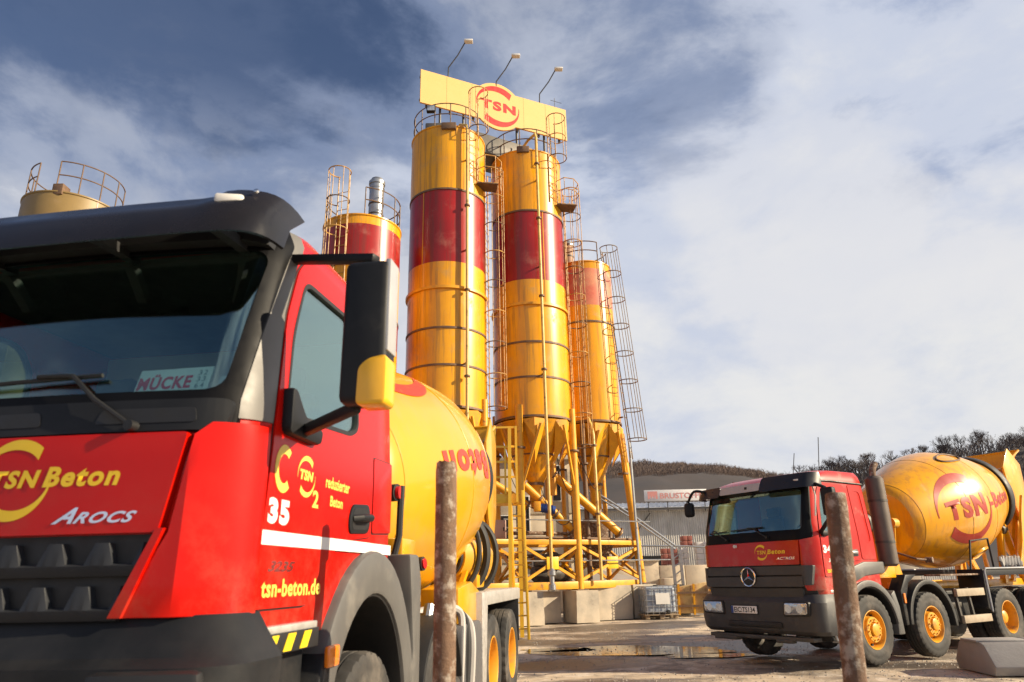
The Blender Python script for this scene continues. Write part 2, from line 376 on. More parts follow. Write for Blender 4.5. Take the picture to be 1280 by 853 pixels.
# =============== ground, hills, background ===============
def ground_mat():
    m = bpy.data.materials.new('yard_ground'); m.use_nodes = True; n = m.node_tree.nodes; l = m.node_tree.links; b = n['Principled BSDF']
    t = n.new('ShaderNodeTexCoord')
    def ns(s, d=8, r=.6, sc_=(1, 1, 1)):
        mp = n.new('ShaderNodeMapping'); mp.inputs['Scale'].default_value = sc_; l.new(t.outputs['Object'], mp.inputs[0])
        q = n.new('ShaderNodeTexNoise'); q.inputs['Scale'].default_value = s; q.inputs['Detail'].default_value = d; q.inputs['Roughness'].default_value = r; l.new(mp.outputs[0], q.inputs['Vector']); return q.outputs[0]
    def mr(src, a, c, lo=0., hi=1.):
        q = n.new('ShaderNodeMapRange'); q.interpolation_type = 'SMOOTHSTEP'; l.new(src, q.inputs[0])
        for i, v in enumerate((a, c, lo, hi)): q.inputs[i + 1].default_value = v
        return q.outputs[0]
    def mix(f, a, c):
        q = n.new('ShaderNodeMix'); q.data_type = 'RGBA'; l.new(f, q.inputs[0])
        for i, v in ((6, a), (7, c)):
            if isinstance(v, tuple): q.inputs[i].default_value = v + (1,)
            else: l.new(v, q.inputs[i])
        return q.outputs[2]
    a = mix(mr(ns(.35), .35, .65), (.60, .49, .36), (.34, .27, .205))
    a = mix(mr(ns(2.2, 10, .7), .52, .62, 0, .8), a, (.64, .56, .47))
    a = mix(mr(ns(.9, 9, .66), .48, .60, 0, .85), a, (.17, .14, .115))
    a = mix(mr(ns(9, 8, .75), .56, .66, 0, .8), a, (.66, .61, .55))
    wet = mr(ns(.22, 6, .6, (.6, 1.6, 1)), .46, .55)
    a = mix(wet, a, (.10, .082, .068)); l.new(a, b.inputs['Base Color'])
    l.new(mr(wet, 0, 1, .88, .42), b.inputs['Roughness'])
    bp = n.new('ShaderNodeBump'); bp.inputs['Strength'].default_value = .6; bp.inputs['Distance'].default_value = .03; l.new(ns(14, 10, .75), bp.inputs['Height']); l.new(bp.outputs[0], b.inputs['Normal'])
    return m
gm = MB(); nx, ny = 150, 150
def gz(x, y): return .035 * noise.noise(Vector((x * .35, y * .35, 0))) + .012 * noise.noise(Vector((x * 1.7, y * 1.7, 3)))
xs = [-18 + 40 * i / nx for i in range(nx + 1)]; ys = [-4 + 34 * j / ny for j in range(ny + 1)]
def low(x, y): return .02 * max(0, 1 - hypot((x - 2.3) / 3.4, (y - 15.5) / 1.9) ** 4)
vs = [(x, y, min(min(gz(x, y), .03) - .02, .03) - low(x, y)) for y in ys for x in xs]
gm.add(vs, [(j * (nx + 1) + i, j * (nx + 1) + i + 1, (j + 1) * (nx + 1) + i + 1, (j + 1) * (nx + 1) + i) for j in range(ny) for i in range(nx)])
YG = ground_mat(); o = obj('yard', gm, YG, None, fix=False); o['kind'] = 'structure'
o = obj('ground', MB().add([(-900, -300, -.09), (900, -300, -.09), (900, 1200, -.09), (-900, 1200, -.09)], [(0, 1, 2, 3)]), YG); o['kind'] = 'structure'
pm = mat('wet_film', (.045, .038, .032), .05, 0, (.06, .05, .04), 3, .6, spec=.6)
def puddle(cx_, cy_, rx, ry, seed):
    pts = []
    for i in range(48):
        a = 2 * pi * i / 48; k = 1 + .45 * noise.noise(Vector((cos(a) * 1.6 + seed, sin(a) * 1.6, seed)))
        pts.append((cx_ + rx * k * cos(a), cy_ + ry * k * sin(a)))
    o = obj('puddle', MB().add([(p[0], p[1], -.012) for p in pts], [tuple(range(48))]), pm); o['kind'] = 'structure'
puddle(2.3, 15.6, 1.9, .9, 1.3); puddle(.9, 16.0, .8, .4, 4.2); puddle(3.6, 14.3, .9, .35, 7.7)
# gravel and crumbs scattered over the yard: nobody could count it
gv = MB(); rnd = random.Random(5)
for i in range(5200):
    x = rnd.uniform(-1, 10); y = 9 + rnd.random() ** 1.4 * 13; s = rnd.uniform(.006, .022); a = rnd.random() * 6
    if abs(noise.noise(Vector((x * .6, y * .6, 9)))) < .12 and rnd.random() < .8: continue
    z = min(gz(x, y), .03) - .02
    gv.add([(x + s * cos(a), y + s * sin(a), z), (x + s * cos(a + 2.1), y + s * sin(a + 2.1), z), (x + s * cos(a + 4.2), y + s * sin(a + 4.2), z), (x, y, z + s * .9)], [(0, 1, 3), (1, 2, 3), (2, 0, 3)])
o = obj('gravel', gv, mat('gravel_stone', (.38, .35, .31), .85, 0, (.2, .18, .16), 9, .9), None, fix=False); tag(o, 'loose gravel and crumbs of concrete scattered over the yard', 'gravel'); o['kind'] = 'stuff'
# hills
def hill(name, x0, x1, y0, y1, prof, nx, ny, m, seed):
    mb = MB(); vs = []
    for j in range(ny + 1):
        for i in range(nx + 1):
            x = x0 + (x1 - x0) * i / nx; t = j / ny; y = y0 + (y1 - y0) * t
            h = prof(x) * (sin(min(t * 1.25, 1) * pi / 2) ** 1.1)
            h += (3.2 * noise.noise(Vector((x * .03, y * .03, seed))) + 1.3 * noise.noise(Vector((x * .12, y * .12, seed)))) * min(t * 3, 1)
            vs.append((x, y, h - .3))
    mb.add(vs, [(j * (nx + 1) + i, j * (nx + 1) + i + 1, (j + 1) * (nx + 1) + i + 1, (j + 1) * (nx + 1) + i) for j in range(ny) for i in range(nx)])
    o = obj(name, mb, m, None, fix=False); o['kind'] = 'structure'; return o
HM = mat('bare_wood_hillside', (.050, .045, .048), .95, 0, (.070, .056, .054), .05, .9, bump=1.0, bs=.9)
def pL(x): return 53.5 if x < 85 else max(8, 53.5 - (x - 85) * .17 - max(0, x - 118) * .35)
hill('hill', -420, 240, 190, 420, pL, 120, 26, HM, 2.0)
def pR(x): return max(3, min(41, 25 + (x - 88) * .17)) if x > 80 else max(3, 23.6 - (80 - x) * .8)
hill('wooded_slope', 30, 260, 125, 230, pR, 60, 18, HM, 5.0)
# woods: the far hillside reads as one mass of bare crowns
def bare(mb, x, y, z, h, rnd, n=7, wd=.22):
    """spiky crown of thin twigs as narrow triangles"""
    mb.add([(x - .12, y, z - 1), (x + .12, y, z - 1), (x, y, z + h)], [(0, 1, 2)])
    for k in range(n):
        a = rnd.random() * 6.283; t = .25 + .5 * rnd.random(); l = h * (.25 + .25 * rnd.random()); b = (x, y, z + h * t)
        e = (x + cos(a) * l * .55, y + sin(a) * l * .55, z + h * t + l * .8)
        mb.add([(b[0], b[1], b[2] - wd), (b[0], b[1], b[2] + wd), e], [(0, 1, 2)])
def tz(x, y, x0, x1, y0, y1, prof, seed):
    t = (y - y0) / (y1 - y0); h = prof(x) * (sin(min(t * 1.25, 1) * pi / 2) ** 1.1)
    return h + (3.2 * noise.noise(Vector((x * .03, y * .03, seed))) + 1.3 * noise.noise(Vector((x * .12, y * .12, seed)))) * min(t * 3, 1) - .3
wd = MB(); rnd = random.Random(11)
for i in range(22000):
    x = rnd.uniform(15, 175); y = rnd.uniform(290, 400)
    bare(wd, x, y, tz(x, y, 0, 0, 190, 420, pL, 2.0), rnd.uniform(1.4, 3.4), rnd, 4, .13)
o = obj('hillside_wood', wd, mat('winter_wood', (.13, .098, .088), .95, 0, (.17, .115, .085), .03, .9), None, fix=False); tag(o, 'brown leafless wood covering the far hill behind the warehouse', 'wood'); o['kind'] = 'stuff'
wd = MB()
for i in range(1500):
    x = rnd.uniform(78, 165); y = rnd.uniform(150, 225)
    bare(wd, x, y, tz(x, y, 0, 0, 125, 230, pR, 5.0), rnd.uniform(2.6, 4.6), rnd, 8, .12)
TW_M = mat('dark_winter_twigs', (.085, .070, .070), .95, 0, (.12, .095, .085), .3, .9)
o = obj('undergrowth', wd, TW_M, None, fix=False); tag(o, 'dark bare undergrowth between the trees on the right slope', 'undergrowth'); o['kind'] = 'stuff'
# single bare trees along the right ridge
def tree_meshes(seed):
    rnd = random.Random(seed); tr = MB(); cr = MB()
    tr.cyl((0, 0, -.5), (0, 0, 3.2), .22, .15, n=7)
    def grow(mb, p, d, l, r, dep):
        q = p + d * l
        mid_ = p + d * l * .5 + Vector((rnd.uniform(-1, 1), rnd.uniform(-1, 1), 0)) * l * .06
        mb.tube([p, mid_, q], r, 3 if dep < 3 else 5)
        if dep == 0: return
        for k in range(3 if dep > 1 else 4):
            ax = Vector((rnd.uniform(-1, 1), rnd.uniform(-1, 1), rnd.uniform(-.1, .5))).normalized()
            nd_ = (d * 1.0 + ax * rnd.uniform(.55, .95)).normalized(); nd_.z = abs(nd_.z) * .9 + .08
            grow(mb, p + d * l * rnd.uniform(.45, 1), nd_.normalized(), l * rnd.uniform(.58, .78), r * .6, dep - 1)
    for k in range(4):
        a = k * 1.6 + rnd.random(); grow(cr, Vector((0, 0, 2.2 + .4 * k)), Vector((cos(a) * .6, sin(a) * .6, 1)).normalized(), 2.3, .085, 4)
    grow(cr, Vector((0, 0, 3)), Vector((0, 0, 1)), 2.2, .13, 4)
    return mesh('trunk', tr, TW_M, fix=False), mesh('crown', cr, TW_M, fix=False)
protos = [tree_meshes(s) for s in (1, 2, 3, 4, 5)]
rnd = random.Random(21); tl = ['tall', 'slender', 'broad', 'young', 'low']
for i in range(70):
    x = 74 + 84 * (i / 69) + rnd.uniform(-1.5, 1.5); y = 190 + rnd.uniform(-22, 26)
    z = tz(x, y, 0, 0, 125, 230, pR, 5.0) - .2
    T = thing('bare_tree', 'dark leafless tree in the row along the right skyline', 'tree', (x, y, z), rnd.random() * 6, 'leafless trees along the right skyline')
    s = rnd.uniform(.62, 1.0); T.scale = (s, s, s * rnd.uniform(.85, 1.1))
    a, b = protos[i % 5]; inst('trunk', a, T); inst('crown', b, T)
# ---------------- warehouse ----------------
WH = thing('warehouse', 'long warehouse with corrugated walls and pale roof edge behind the yard', 'building', (0, 60, 0))
mb = MB(); n = 230; x0, x1 = -6.0, 36.0; vs = []
for i in range(n * 4 + 1):
    x = x0 + (x1 - x0) * i / (n * 4); y = (0, .035, .035, 0)[i % 4]; y = -.0 - y
    vs += [(x, y, 0), (x, y, 6.55)]
mb.add(vs, [(2 * i, 2 * i + 2, 2 * i + 3, 2 * i + 1) for i in range(n * 4)])
obj('corrugated_wall', mb, CORR, WH, smooth=10, kind='stuff')
obj('end_wall', MB().box((-6.0, 8, 3.2), (.2, 16, 6.5)).box((36.0, 8, 3.2), (.2, 16, 6.5)).box((15, 16, 3.2), (42, .2, 6.5)), CORR, WH)
obj('roof', MB().add([(x0 - .4, -.7, 6.75), (x1 + .4, -.7, 6.75), (x1 + .4, 8, 7.9), (x0 - .4, 8, 7.9), (x0 - .4, -.7, 6.6), (x1 + .4, -.7, 6.6), (x1 + .4, 8, 7.75), (x0 - .4, 8, 7.75)], [(0, 1, 2, 3), (4, 7, 6, 5), (0, 4, 5, 1), (1, 5, 6, 2), (2, 6, 7, 3), (3, 7, 4, 0)]), ROOFM, WH)
obj('roof_ribs', [MB().bar((x0 + .45 * i, -.7, 6.78), (x0 + .45 * i, 8, 7.93), .06, .05) for i in range(1)][0], ROOFM, WH)
rb = MB()
for i in range(92): rb.bar((x0 + .45 * i, -.7, 6.78), (x0 + .45 * i, 8, 7.93), .06, .06)
obj('roof_rib', rb, ROOFM, WH, kind='stuff')
obj('eaves_gutter', MB().box((15, -.76, 6.62), (42.8, .14, .14)), DARKM, WH)
obj('loading_opening', MB().box((9.6, -.12, 2.35), (5.4, .12, 1.1)), mat('dark_opening', (.012, .012, .012), .9), WH)
obj('wall_strut', MB().tube([(11.2, -.3, 6.3), (9.8, -.5, 4.6)], .05, 6), DARKM, WH)
for i in range(5): obj('door_panel', MB().box((22 + i * 2.4, -.1, 2.2), (2.2, .1, 4.4)), mat('sliding_door_sheet', (.44, .38, .30), .7), WH, .01)
BS = thing('roof_sign', 'white rooftop sign with pale red BRUSTOFFM lettering on the warehouse', 'sign', (10.75, 59.2, 7.25), 0)
obj('sign_board', MB().box((2.6, 0, .42), (5.2, .08, .92)), mat('sign_white', (.80, .78, .77), .5), BS, .01)
SGP = mat('faded_red_print', (.70, .30, .27), .5)
decal('lettering', place2d(text2d('BRUSTOFFM', 3.75, .46, 0, .02), (1.3, .16)), lambda u, v: (u, -.048, v), SGP, BS)
em = ([(.28, .14), (.28, .76), (1.1, .76), (1.1, .14), (.93, .14), (.93, .5), (.80, .14), (.69, .40), (.58, .14), (.45, .5), (.45, .14)], [(0, 1, 10), (1, 9, 10), (1, 2, 5), (1, 5, 9), (2, 3, 4), (2, 4, 5), (9, 7, 8), (5, 6, 7), (9, 5, 7)])
decal('emblem', em, lambda u, v: (u, -.047, v), SGP, BS)
for x in (.3, 1.9, 3.5, 5.0): obj('sign_post', MB().bar((x, .08, -.9), (x, .08, .2), .06, .06), DARKM, BS)
# ---------------- plant building behind the silos ----------------
PB = thing('plant_building', 'beige concrete plant building with dark slot windows behind the silo legs', 'building', (0, 0, 0))
BW = MB(); BW.box((-.6, 35.0, 3.35), (6.8, 3.6, 6.7)); obj('wall', BW, BEIGE, PB, .02)
for i in range(5):
    for j in range(3):
        obj('wall_panel', MB().box((-3.3 + i * 1.34, 33.17, .95 + j * 2.15), (1.28, .05, 2.05)), BEIGE, PB, .01)
for x, z, w_, h in ((1.95, 5.6, .34, 1.6), (-.7, 3.6, .9, 1.1), (1.0, 2.2, .5, .8), (-2.4, 4.8, .8, 1.0), (.55, 4.2, .14, 1.6)):
    f_ = obj('window', MB().box((x, 33.11, z), (w_ + .1, .06, h + .1)), PALE, PB, .008); obj('pane', MB().box((x, 33.07, z), (w_, .03, h)), mat('dark_pane', (.02, .022, .025), .1), f_)
obj('roof_slab', MB().box((-.6, 35, 6.78), (7.1, 3.9, .16)), CONC, PB, .01)
obj('downpipe', MB().cyl((2.65, 33.05, 0), (2.65, 33.05, 6.6), .06, n=10), DARKM, PB)
# aggregate bins wall right of the frame
RW = thing('retaining_wall', 'beige concrete retaining wall with stains right of the silo frame', 'wall', (0, 0, 0))
for i in range(5): obj('wall_panel', MB().box((3.2 + i * 1.05, 30.2 + .0 * i, .98), (1.03, .35, 1.96 - (0 if i < 3 else .35))), BEIGE, RW, .02)
obj('coping', MB().box((4.25, 30.2, 2.0), (3.2, .5, .08)), CONC, RW, .01)
obj('buttress', MB().box((6.05, 29.6, .65), (.5, .9, 1.3)), BEIGE, RW, .03)
tb = tag(obj('conveyor_trough', MB().prism([(2.9, 1.25), (5.0, 1.05), (5.0, 1.30), (2.9, 1.75)], 29.2, 29.7, 'xz'), PALE), 'pale sloping trough lying on the wall right of the frame', 'trough')
# diagonal pipe conveyor
DC = thing('discharge_chute', 'grey steel double pipe sloping down to an upright post right of the silos', 'chute', (0, 0, 0))
for dz in (0, .14): obj('sloping_pipe', MB().tube([(2.9, 28, 4.62 + dz), (4.6, 28, 3.5 + dz), (6.12, 28, 2.35 + dz)], .04, 8), STEEL, DC)
for x in (6.0, 6.3): obj('post', MB().bar((x, 28, .35), (x - .02, 28, 2.45), .1, .1), STEEL, DC)
for i in range(6): obj('post_web', MB().bar((6.0, 28, .5 + i * .3), (6.3, 28, .7 + i * .3), .04, .04), STEEL, DC)
obj('base', MB().box((6.15, 28, .2), (.55, .5, .4)), DARKM, DC, .02)
obj('winch', MB().cyl((5.85, 27.75, .95), (6.25, 27.75, .95), .13, n=14), DARKM, DC)
hr = MB().tube([(3.9, 29.6, 2.1), (4.6, 29.4, 2.1), (5.0, 29.3, 2.55), (6.9, 29.3, 2.5), (8.6, 29.6, 2.4)], .035, 8)
tag(obj('pipe_rail', hr, STEEL), 'bent galvanised pipe rail along the wall top', 'rail')
# shelf with stacked bricks
PL = tag(obj('loading_ramp', MB().box((8.3, 33.5, .75), (3.6, 2.2, 1.5)), BEIGE, None, .02), 'beige concrete ramp carrying the stacked brick packs', 'ramp')
def pack(x, y, z, nx_, nz_, w_, h, m, m2, label):
    T = thing('brick_pack', label, 'brick pack', (x, y, z))
    me1 = mesh('brick', MB().box((0, 0, 0), (w_ * .95, .5, h * .92)), m, .008); me2 = mesh('brick', MB().box((0, 0, 0), (w_ * .95, .5, h * .92)), m2, .008)
    for i in range(nx_):
        for k in range(nz_):
            inst('brick', me1 if (k * 3 + i) % 4 else me2, T, ((i + .5) * w_ + .01 * ((k * 7 + i * 3) % 3), 0, (k + .5) * h))
pack(6.35, 32, 1.6, 3, 4, .22, .23, BRICK, BRICK, 'red brick pack left of the pale blocks behind the posts')
pack(7.02, 32, 1.6, 2, 4, .24, .23, PALE, PALE, 'small pack of pale blocks beside the red bricks')
pack(7.75, 31.6, 1.5, 2, 5, .3, .25, PALE, PALE, 'tall stack of pale blocks next to the truck cab')
pack(8.40, 31.4, 1.5, 3, 3, .24, .24, BRICK, BRICK, 'lower red brick pack close behind the truck mirror')
pack(8.45, 31.4, 2.28, 3, 3, .22, .22, BRICK, PALE, 'upper mixed brick pack close behind the truck mirror')
pack(7.3, 32.1, 2.6, 2, 2, .22, .22, BRICK, BRICK, 'single small red brick pack on top beside the pale stack')
# yellow machine beside the wall
YM = thing('yellow_hopper', 'battered yellow and rust steel hopper at the right end of the wall', 'hopper', (0, 0, 0))
obj('hopper_body', MB().prism([(5.75, .1), (6.9, .1), (7.0, 1.15), (5.9, 1.0)], 26.9, 27.5, 'xz'), mat('pale_yellow_steel', (.62, .45, .18), .6, 0, (.4, .25, .12), 3, .9, dirt=(.25, .13, .08), dn=2.5, dlo=.5, dhi=.7), YM, .02)
for x in (5.8, 6.35, 6.95): obj('stiffener', MB().bar((x, 26.84, .05), (x + .05, 26.84, 1.1), .07, .08), FRAMEY, YM)
for z in (.35, .8): obj('cross_bar', MB().bar((5.8, 26.80, z), (7.0, 26.80, z), .06, .07), RAILD, YM)
BB = thing('timber_barrier', 'low timber and yellow post barrier beside the truck cab', 'barrier', (0, 0, 0))
for z in (.25, .62, 1.0, 1.35): obj('plank', MB().box((7.6, 25.9, z), (1.9, .06, .14)), WOOD, BB, .006)
for x in (6.85, 7.6, 8.4): obj('post', MB().bar((x, 25.85, 0), (x, 25.85, 1.6), .1, .1), FRAMEY, BB)
# IBC tank
IB = thing('ibc_tank', 'caged plastic liquid tank on a pallet beside the foundation block', 'tank', (4.86, 26.0, 0), UA * .3)
obj('bladder', MB().box((0, 0, .62), (1.06, .94, .86)), mat('tank_plastic', (.20, .25, .33), .35, 0, (.45, .48, .52), 2.5, .9), IB, .09, seg=4)
for z in (.24, .42, .6, .78, .96, 1.06):
    obj('cage_ring', MB().tube([(-.57, -.51, z), (.57, -.51, z), (.57, .51, z), (-.57, .51, z)], .013, 6, closed=True), STEEL, IB)
for i in range(6):
    x = -.52 + i * .208
    for y in (-.51, .51): obj('cage_bar', MB().cyl((x, y, .16), (x, y, 1.07), .011, n=6), STEEL, IB)
for i in range(5):
    y = -.42 + i * .21
    for x in (-.57, .57): obj('cage_bar', MB().cyl((x, y, .16), (x, y, 1.07), .011, n=6), STEEL, IB)
for i in range(5): obj('pallet_slat', MB().box((0, -.46 + i * .23, .14), (1.2, .14, .03)), WOOD, IB, .004)
for x in (-.5, 0, .5):
    for y in (-.42, 0, .42): obj('pallet_foot', MB().box((x, y, .06), (.14, .12, .11)), WOOD, IB, .004)
obj('label_plate', MB().box((.05, -.53, .66), (.5, .01, .36)), PALE, IB)
obj('valve', MB().cyl((.2, -.48, .25), (.2, -.64, .25), .05, n=12), BLACK, IB)
obj('filler_cap', MB().cyl((0, 0, 1.04), (0, 0, 1.1), .09, n=16), BLACK, IB)
# rusty bollard pipes in the foreground
def bollard(x0, y0, top, lean, r, label, seed):
    mb = MB(); prof = []; n = 26; vs = []
    for j in range(41):
        t = j / 40; z = top * t
        for i in range(n):
            a = 2 * pi * i / n; q = noise.noise(Vector((cos(a) * 2, sin(a) * 2, z * 3 + seed)))
            rr = r * (1 + .035 * q) + .002 * noise.noise(Vector((cos(a) * 9, sin(a) * 9, z * 22 + seed)))
            if j == 40: rr *= .90
            vs.append((x0 + lean[0] * t + rr * cos(a), y0 + lean[1] * t + rr * sin(a), z + (.012 * q if j > 38 else 0) - (.02 if j == 0 else 0)))
    mb.add(vs, [(j * n + i, j * n + (i + 1) % n, (j + 1) * n + (i + 1) % n, (j + 1) * n + i) for j in range(40) for i in range(n)] + [tuple(range(40 * n, 41 * n))])
    tag(obj('bollard', mb, RUST, None, 0, 50), label, 'bollard', 'rusty pipe bollards in front of the trucks')
bollard(-.352, 3.6, 2.02, (.00, 0), .054, 'rusty steel pipe bollard standing in front of the near truck drum', 3.1)
bollard(1.555, 3.7, 1.83, (.11, 0), .054, 'leaning rusty steel pipe bollard in front of the far truck door', 8.4)
# concrete barrier slab
BSL = thing('concrete_barrier', 'grey concrete barrier segment lying at the bottom right corner', 'concrete barrier', (7.55, 11.2, 0), radians(-4))
sp = [(-.48, 0), (-.54, .12), (-.34, .39), (-.26, .42), (.26, .42), (.34, .39), (.54, .12), (.48, 0)]
obj('barrier_body', MB().prism(sp, -.9, 2.4, 'yz') if False else MB().add([], []).prism([(p[0], p[1]) for p in sp], -.85, 2.6, 'yz'), CONC2, BSL, .012)
for i in range(4): obj('top_strip', MB().box((-.5 + i * .82, 0, .432), (.76, .44, .03)), CONC2, BSL, .006)
# =============== silo plant ===============
def rung_mesh(wd, r=.012):
    return mesh('rung', MB().cyl((-wd / 2, 0, 0), (wd / 2, 0, 0), r, n=6), RAILY)
RUNG = rung_mesh(.40)
def caged_ladder(parent, xy, az, z0, z1, cage0, top=None, lean=(0, 0), m=RAILY, hoop=1.2, rc=.37, first_open=False, name='caged_ladder'):
    """ladder at xy; az = outward direction of the cage; lean = xy shift from bottom to top"""
    d = Vector((cos(az), sin(az), 0)); t = Vector((-d.y, d.x, 0)); top = top or z1
    def P(z, a=0, b=0):
        k = (z - z0) / (z1 - z0)
        return Vector((xy[0] + lean[0] * k, xy[1] + lean[1] * k, z)) + t * a + d * b
    mb = MB()
    for s in (-1, 1): mb.tube([P(z0, s * .21), P((z0 + top) / 2, s * .21), P(top, s * .21)], .022, 6)
    L = obj(name, mb, m, parent)
    k = 0; z = z0 + .25
    ang = atan2(t.y, t.x)
    while z < z1:
        p = P(z); inst('rung', RUNG, L, p, (0, 0, ang)); z += .33
    if cage0 < top - .3:
        n = max(2, int(round((top - cage0) / hoop)) + 1)
        arc = [radians(a) for a in range(-62, 243, 19)]
        for i in range(n):
            zz = cage0 + (top - cage0) * i / (n - 1)
            pts = [P(zz, .21 if False else rc * cos(a), .30 + rc * sin(a)) for a in arc]
            pts = [P(zz, .21, 0)] + [p for p in pts if True] + [P(zz, -.21, 0)]
            obj('cage_hoop', MB().tube(pts[1:-1], .02, 6), m if i % 2 else RAILD, L)
        for a in (0, 38, 90, 142, 180):
            a = radians(a); q = rc * cos(a); e = .30 + rc * sin(a)
            obj('cage_bar', MB().tube([P(cage0, q, e), P((cage0 + top) / 2, q, e), P(top, q, e)], .014, 6), m, L)
    return L
def guard_rail(parent, c, r, z, a0, a1, h=1.05, n=9, m=RAILD, full=False):
    mb = MB()
    for zz in (z + h, z + h * .55): mb.tube(ring_pts(c, r, zz, a0, a1, 30), .022, 6, closed=False)
    R = obj('guard_rail', mb, m, parent)
    for i in range(n):
        a = a0 + (a1 - a0) * i / (n - 1)
        obj('rail_post', MB().cyl((c[0] + r * cos(a), c[1] + r * sin(a), z - .1), (c[0] + r * cos(a), c[1] + r * sin(a), z + h), .022, n=6), m, R)
    return R
def silo(name_label, c, r, secs, zb, rings, cone=None, grp='tall storage silos of the concrete plant', n=72):
    """secs: [(z_low, z_high, material)] from the bottom up"""
    S = thing('storage_silo', name_label, 'silo', (c[0], c[1], 0), 0, grp)
    for z0, z1, m in secs:
        k = max(2, int((z1 - z0) / .8)); prof = []
        for i in range(k + 1):
            zz = z0 + (z1 - z0) * i / k; prof.append((r + .003 * sin(zz * 5 + c[0]), zz))
        obj('wall_section', MB().lathe(prof, n=n, cap=False), m, S, fix=True)
    zt = secs[-1][1]
    obj('roof', MB().lathe([(r + .012, zt - .03), (r + .03, zt - .01), (r + .03, zt + .03), (r - .02, zt + .06), (r * .6, zt + .16), (.05, zt + .25)], n=n), secs[-1][2], S)
    for z in rings:
        big_ = z < 0; z = abs(z); o = .075 if big_ else .03; h = .05 if big_ else .035
        obj('flange_ring', MB().lathe([(r - .01, z - h), (r + o, z - h), (r + o, z + h), (r - .01, z + h)], n=n, cap=False), RAILD if not big_ else FRAMEY, S)
    # plate seams: vertical weld beads on every course
    zs = sorted([secs[0][0]] + [abs(q) for q in rings] + [zt])
    for j in range(len(zs) - 1):
        for i in range(3):
            a = 1.1 * j + i * 2.094 + c[0]; rr = r + .003
            obj('weld_seam', MB().box((rr * cos(a), rr * sin(a), (zs[j] + zs[j + 1]) / 2), (.012, .03, zs[j + 1] - zs[j] - .04), rz=a), secs[0][2] if zs[j] < 11.9 or zs[j] > 14.8 else SRED, S)
    if cone:
        zc_, rc_, zt2 = cone
        obj('cone', MB().lathe([(rc_, zc_), (rc_ + (r - rc_) * .55, zc_ + (secs[0][0] - zc_) * .55 - .02), (r - .01, secs[0][0] - .04)], n=n, cap=False), SYEL, S)
        zz = zc_ + (secs[0][0] - zc_) * .45; rr = rc_ + (r - rc_) * .45
        obj('cone_ring', MB().lathe([(rr - .04, zz - .02), (rr + .035, zz - .02), (rr + .035, zz + .03), (rr - .02, zz + .03)], n=48, cap=False), RAILD, S)
        obj('outlet_collar', MB().lathe([(rc_ + .05, zc_ - .06), (rc_ + .05, zc_ + .03)], n=32), RAILD, S)
        obj('outlet_valve', MB().lathe([(.16, zt2), (.17, zt2 + .12), (.22, zt2 + .2), (.2, zc_ - .25), (rc_, zc_ - .06)], n=24), FRAMEY, S)
    return S
# silo 1 (left of the tall pair)
C1 = (-2.35, 23.6); C2 = (.72, 25.3); C4 = (3.05, 27.0); C3 = (-5.17, 21.9); C0 = (-15.3, 21.6)
s1 = silo('tall yellow silo with wide red band, left one of the pair carrying the sign', C1, 1.42,
          [(6.75, 12.0, SYEL), (12.0, 14.9, SRED), (14.9, 17.6, SYEL)], 0, [-11.02, 9.54, 8.22, 6.8, 14.9], cone=(4.6, .28, 4.1))
s2 = silo('tall yellow silo with wide red band, right one of the pair carrying the sign', C2, 1.42,
          [(6.75, 12.0, SYEL), (12.0, 14.9, SRED), (14.9, 17.6, SYEL)], 0, [-11.02, 9.54, 8.22, 6.8, 14.9], cone=(4.6, .30, 3.75))
s4 = silo('shorter silo with highlight-bleached pink band standing rightmost of the silo row', C4, 1.16,
          [(6.95, 11.7, SYEL), (11.7, 13.3, SRED_LIT), (13.3, 13.6, SYEL)], 0, [11.0, 7.0], cone=(4.75, .26, 3.6))
s3 = silo('yellow and red banded silo with steel exhaust pipe, behind the near cab mirror', C3, 1.33,
          [(5.2, 7.0, SRED), (7.0, 8.6, SYEL), (8.6, 9.6, SRED), (9.6, 11.5, SYEL), (11.5, 12.7, SRED), (12.7, 13.02, SYEL)], 0, [9.55, 5.2], cone=(3.2, .28, 2.8))
s0 = silo('plain pale yellow silo whose top shows above the near cab roof', C0, 1.52,
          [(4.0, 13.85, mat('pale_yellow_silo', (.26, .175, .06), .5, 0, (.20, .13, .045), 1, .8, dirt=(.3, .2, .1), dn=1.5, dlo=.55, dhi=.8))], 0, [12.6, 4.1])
for S, c, r, zt in ((s3, C3, 1.33, 5.2), (s0, C0, 1.45, 4.0)):
    for i in range(4):
        a = radians(45 + 90 * i) + UA
        obj('support_leg', MB().cyl((r * .97 * cos(a), r * .97 * sin(a), 0), (r * .97 * cos(a), r * .97 * sin(a), zt + .4), .11, n=14), FRAMEY, S)
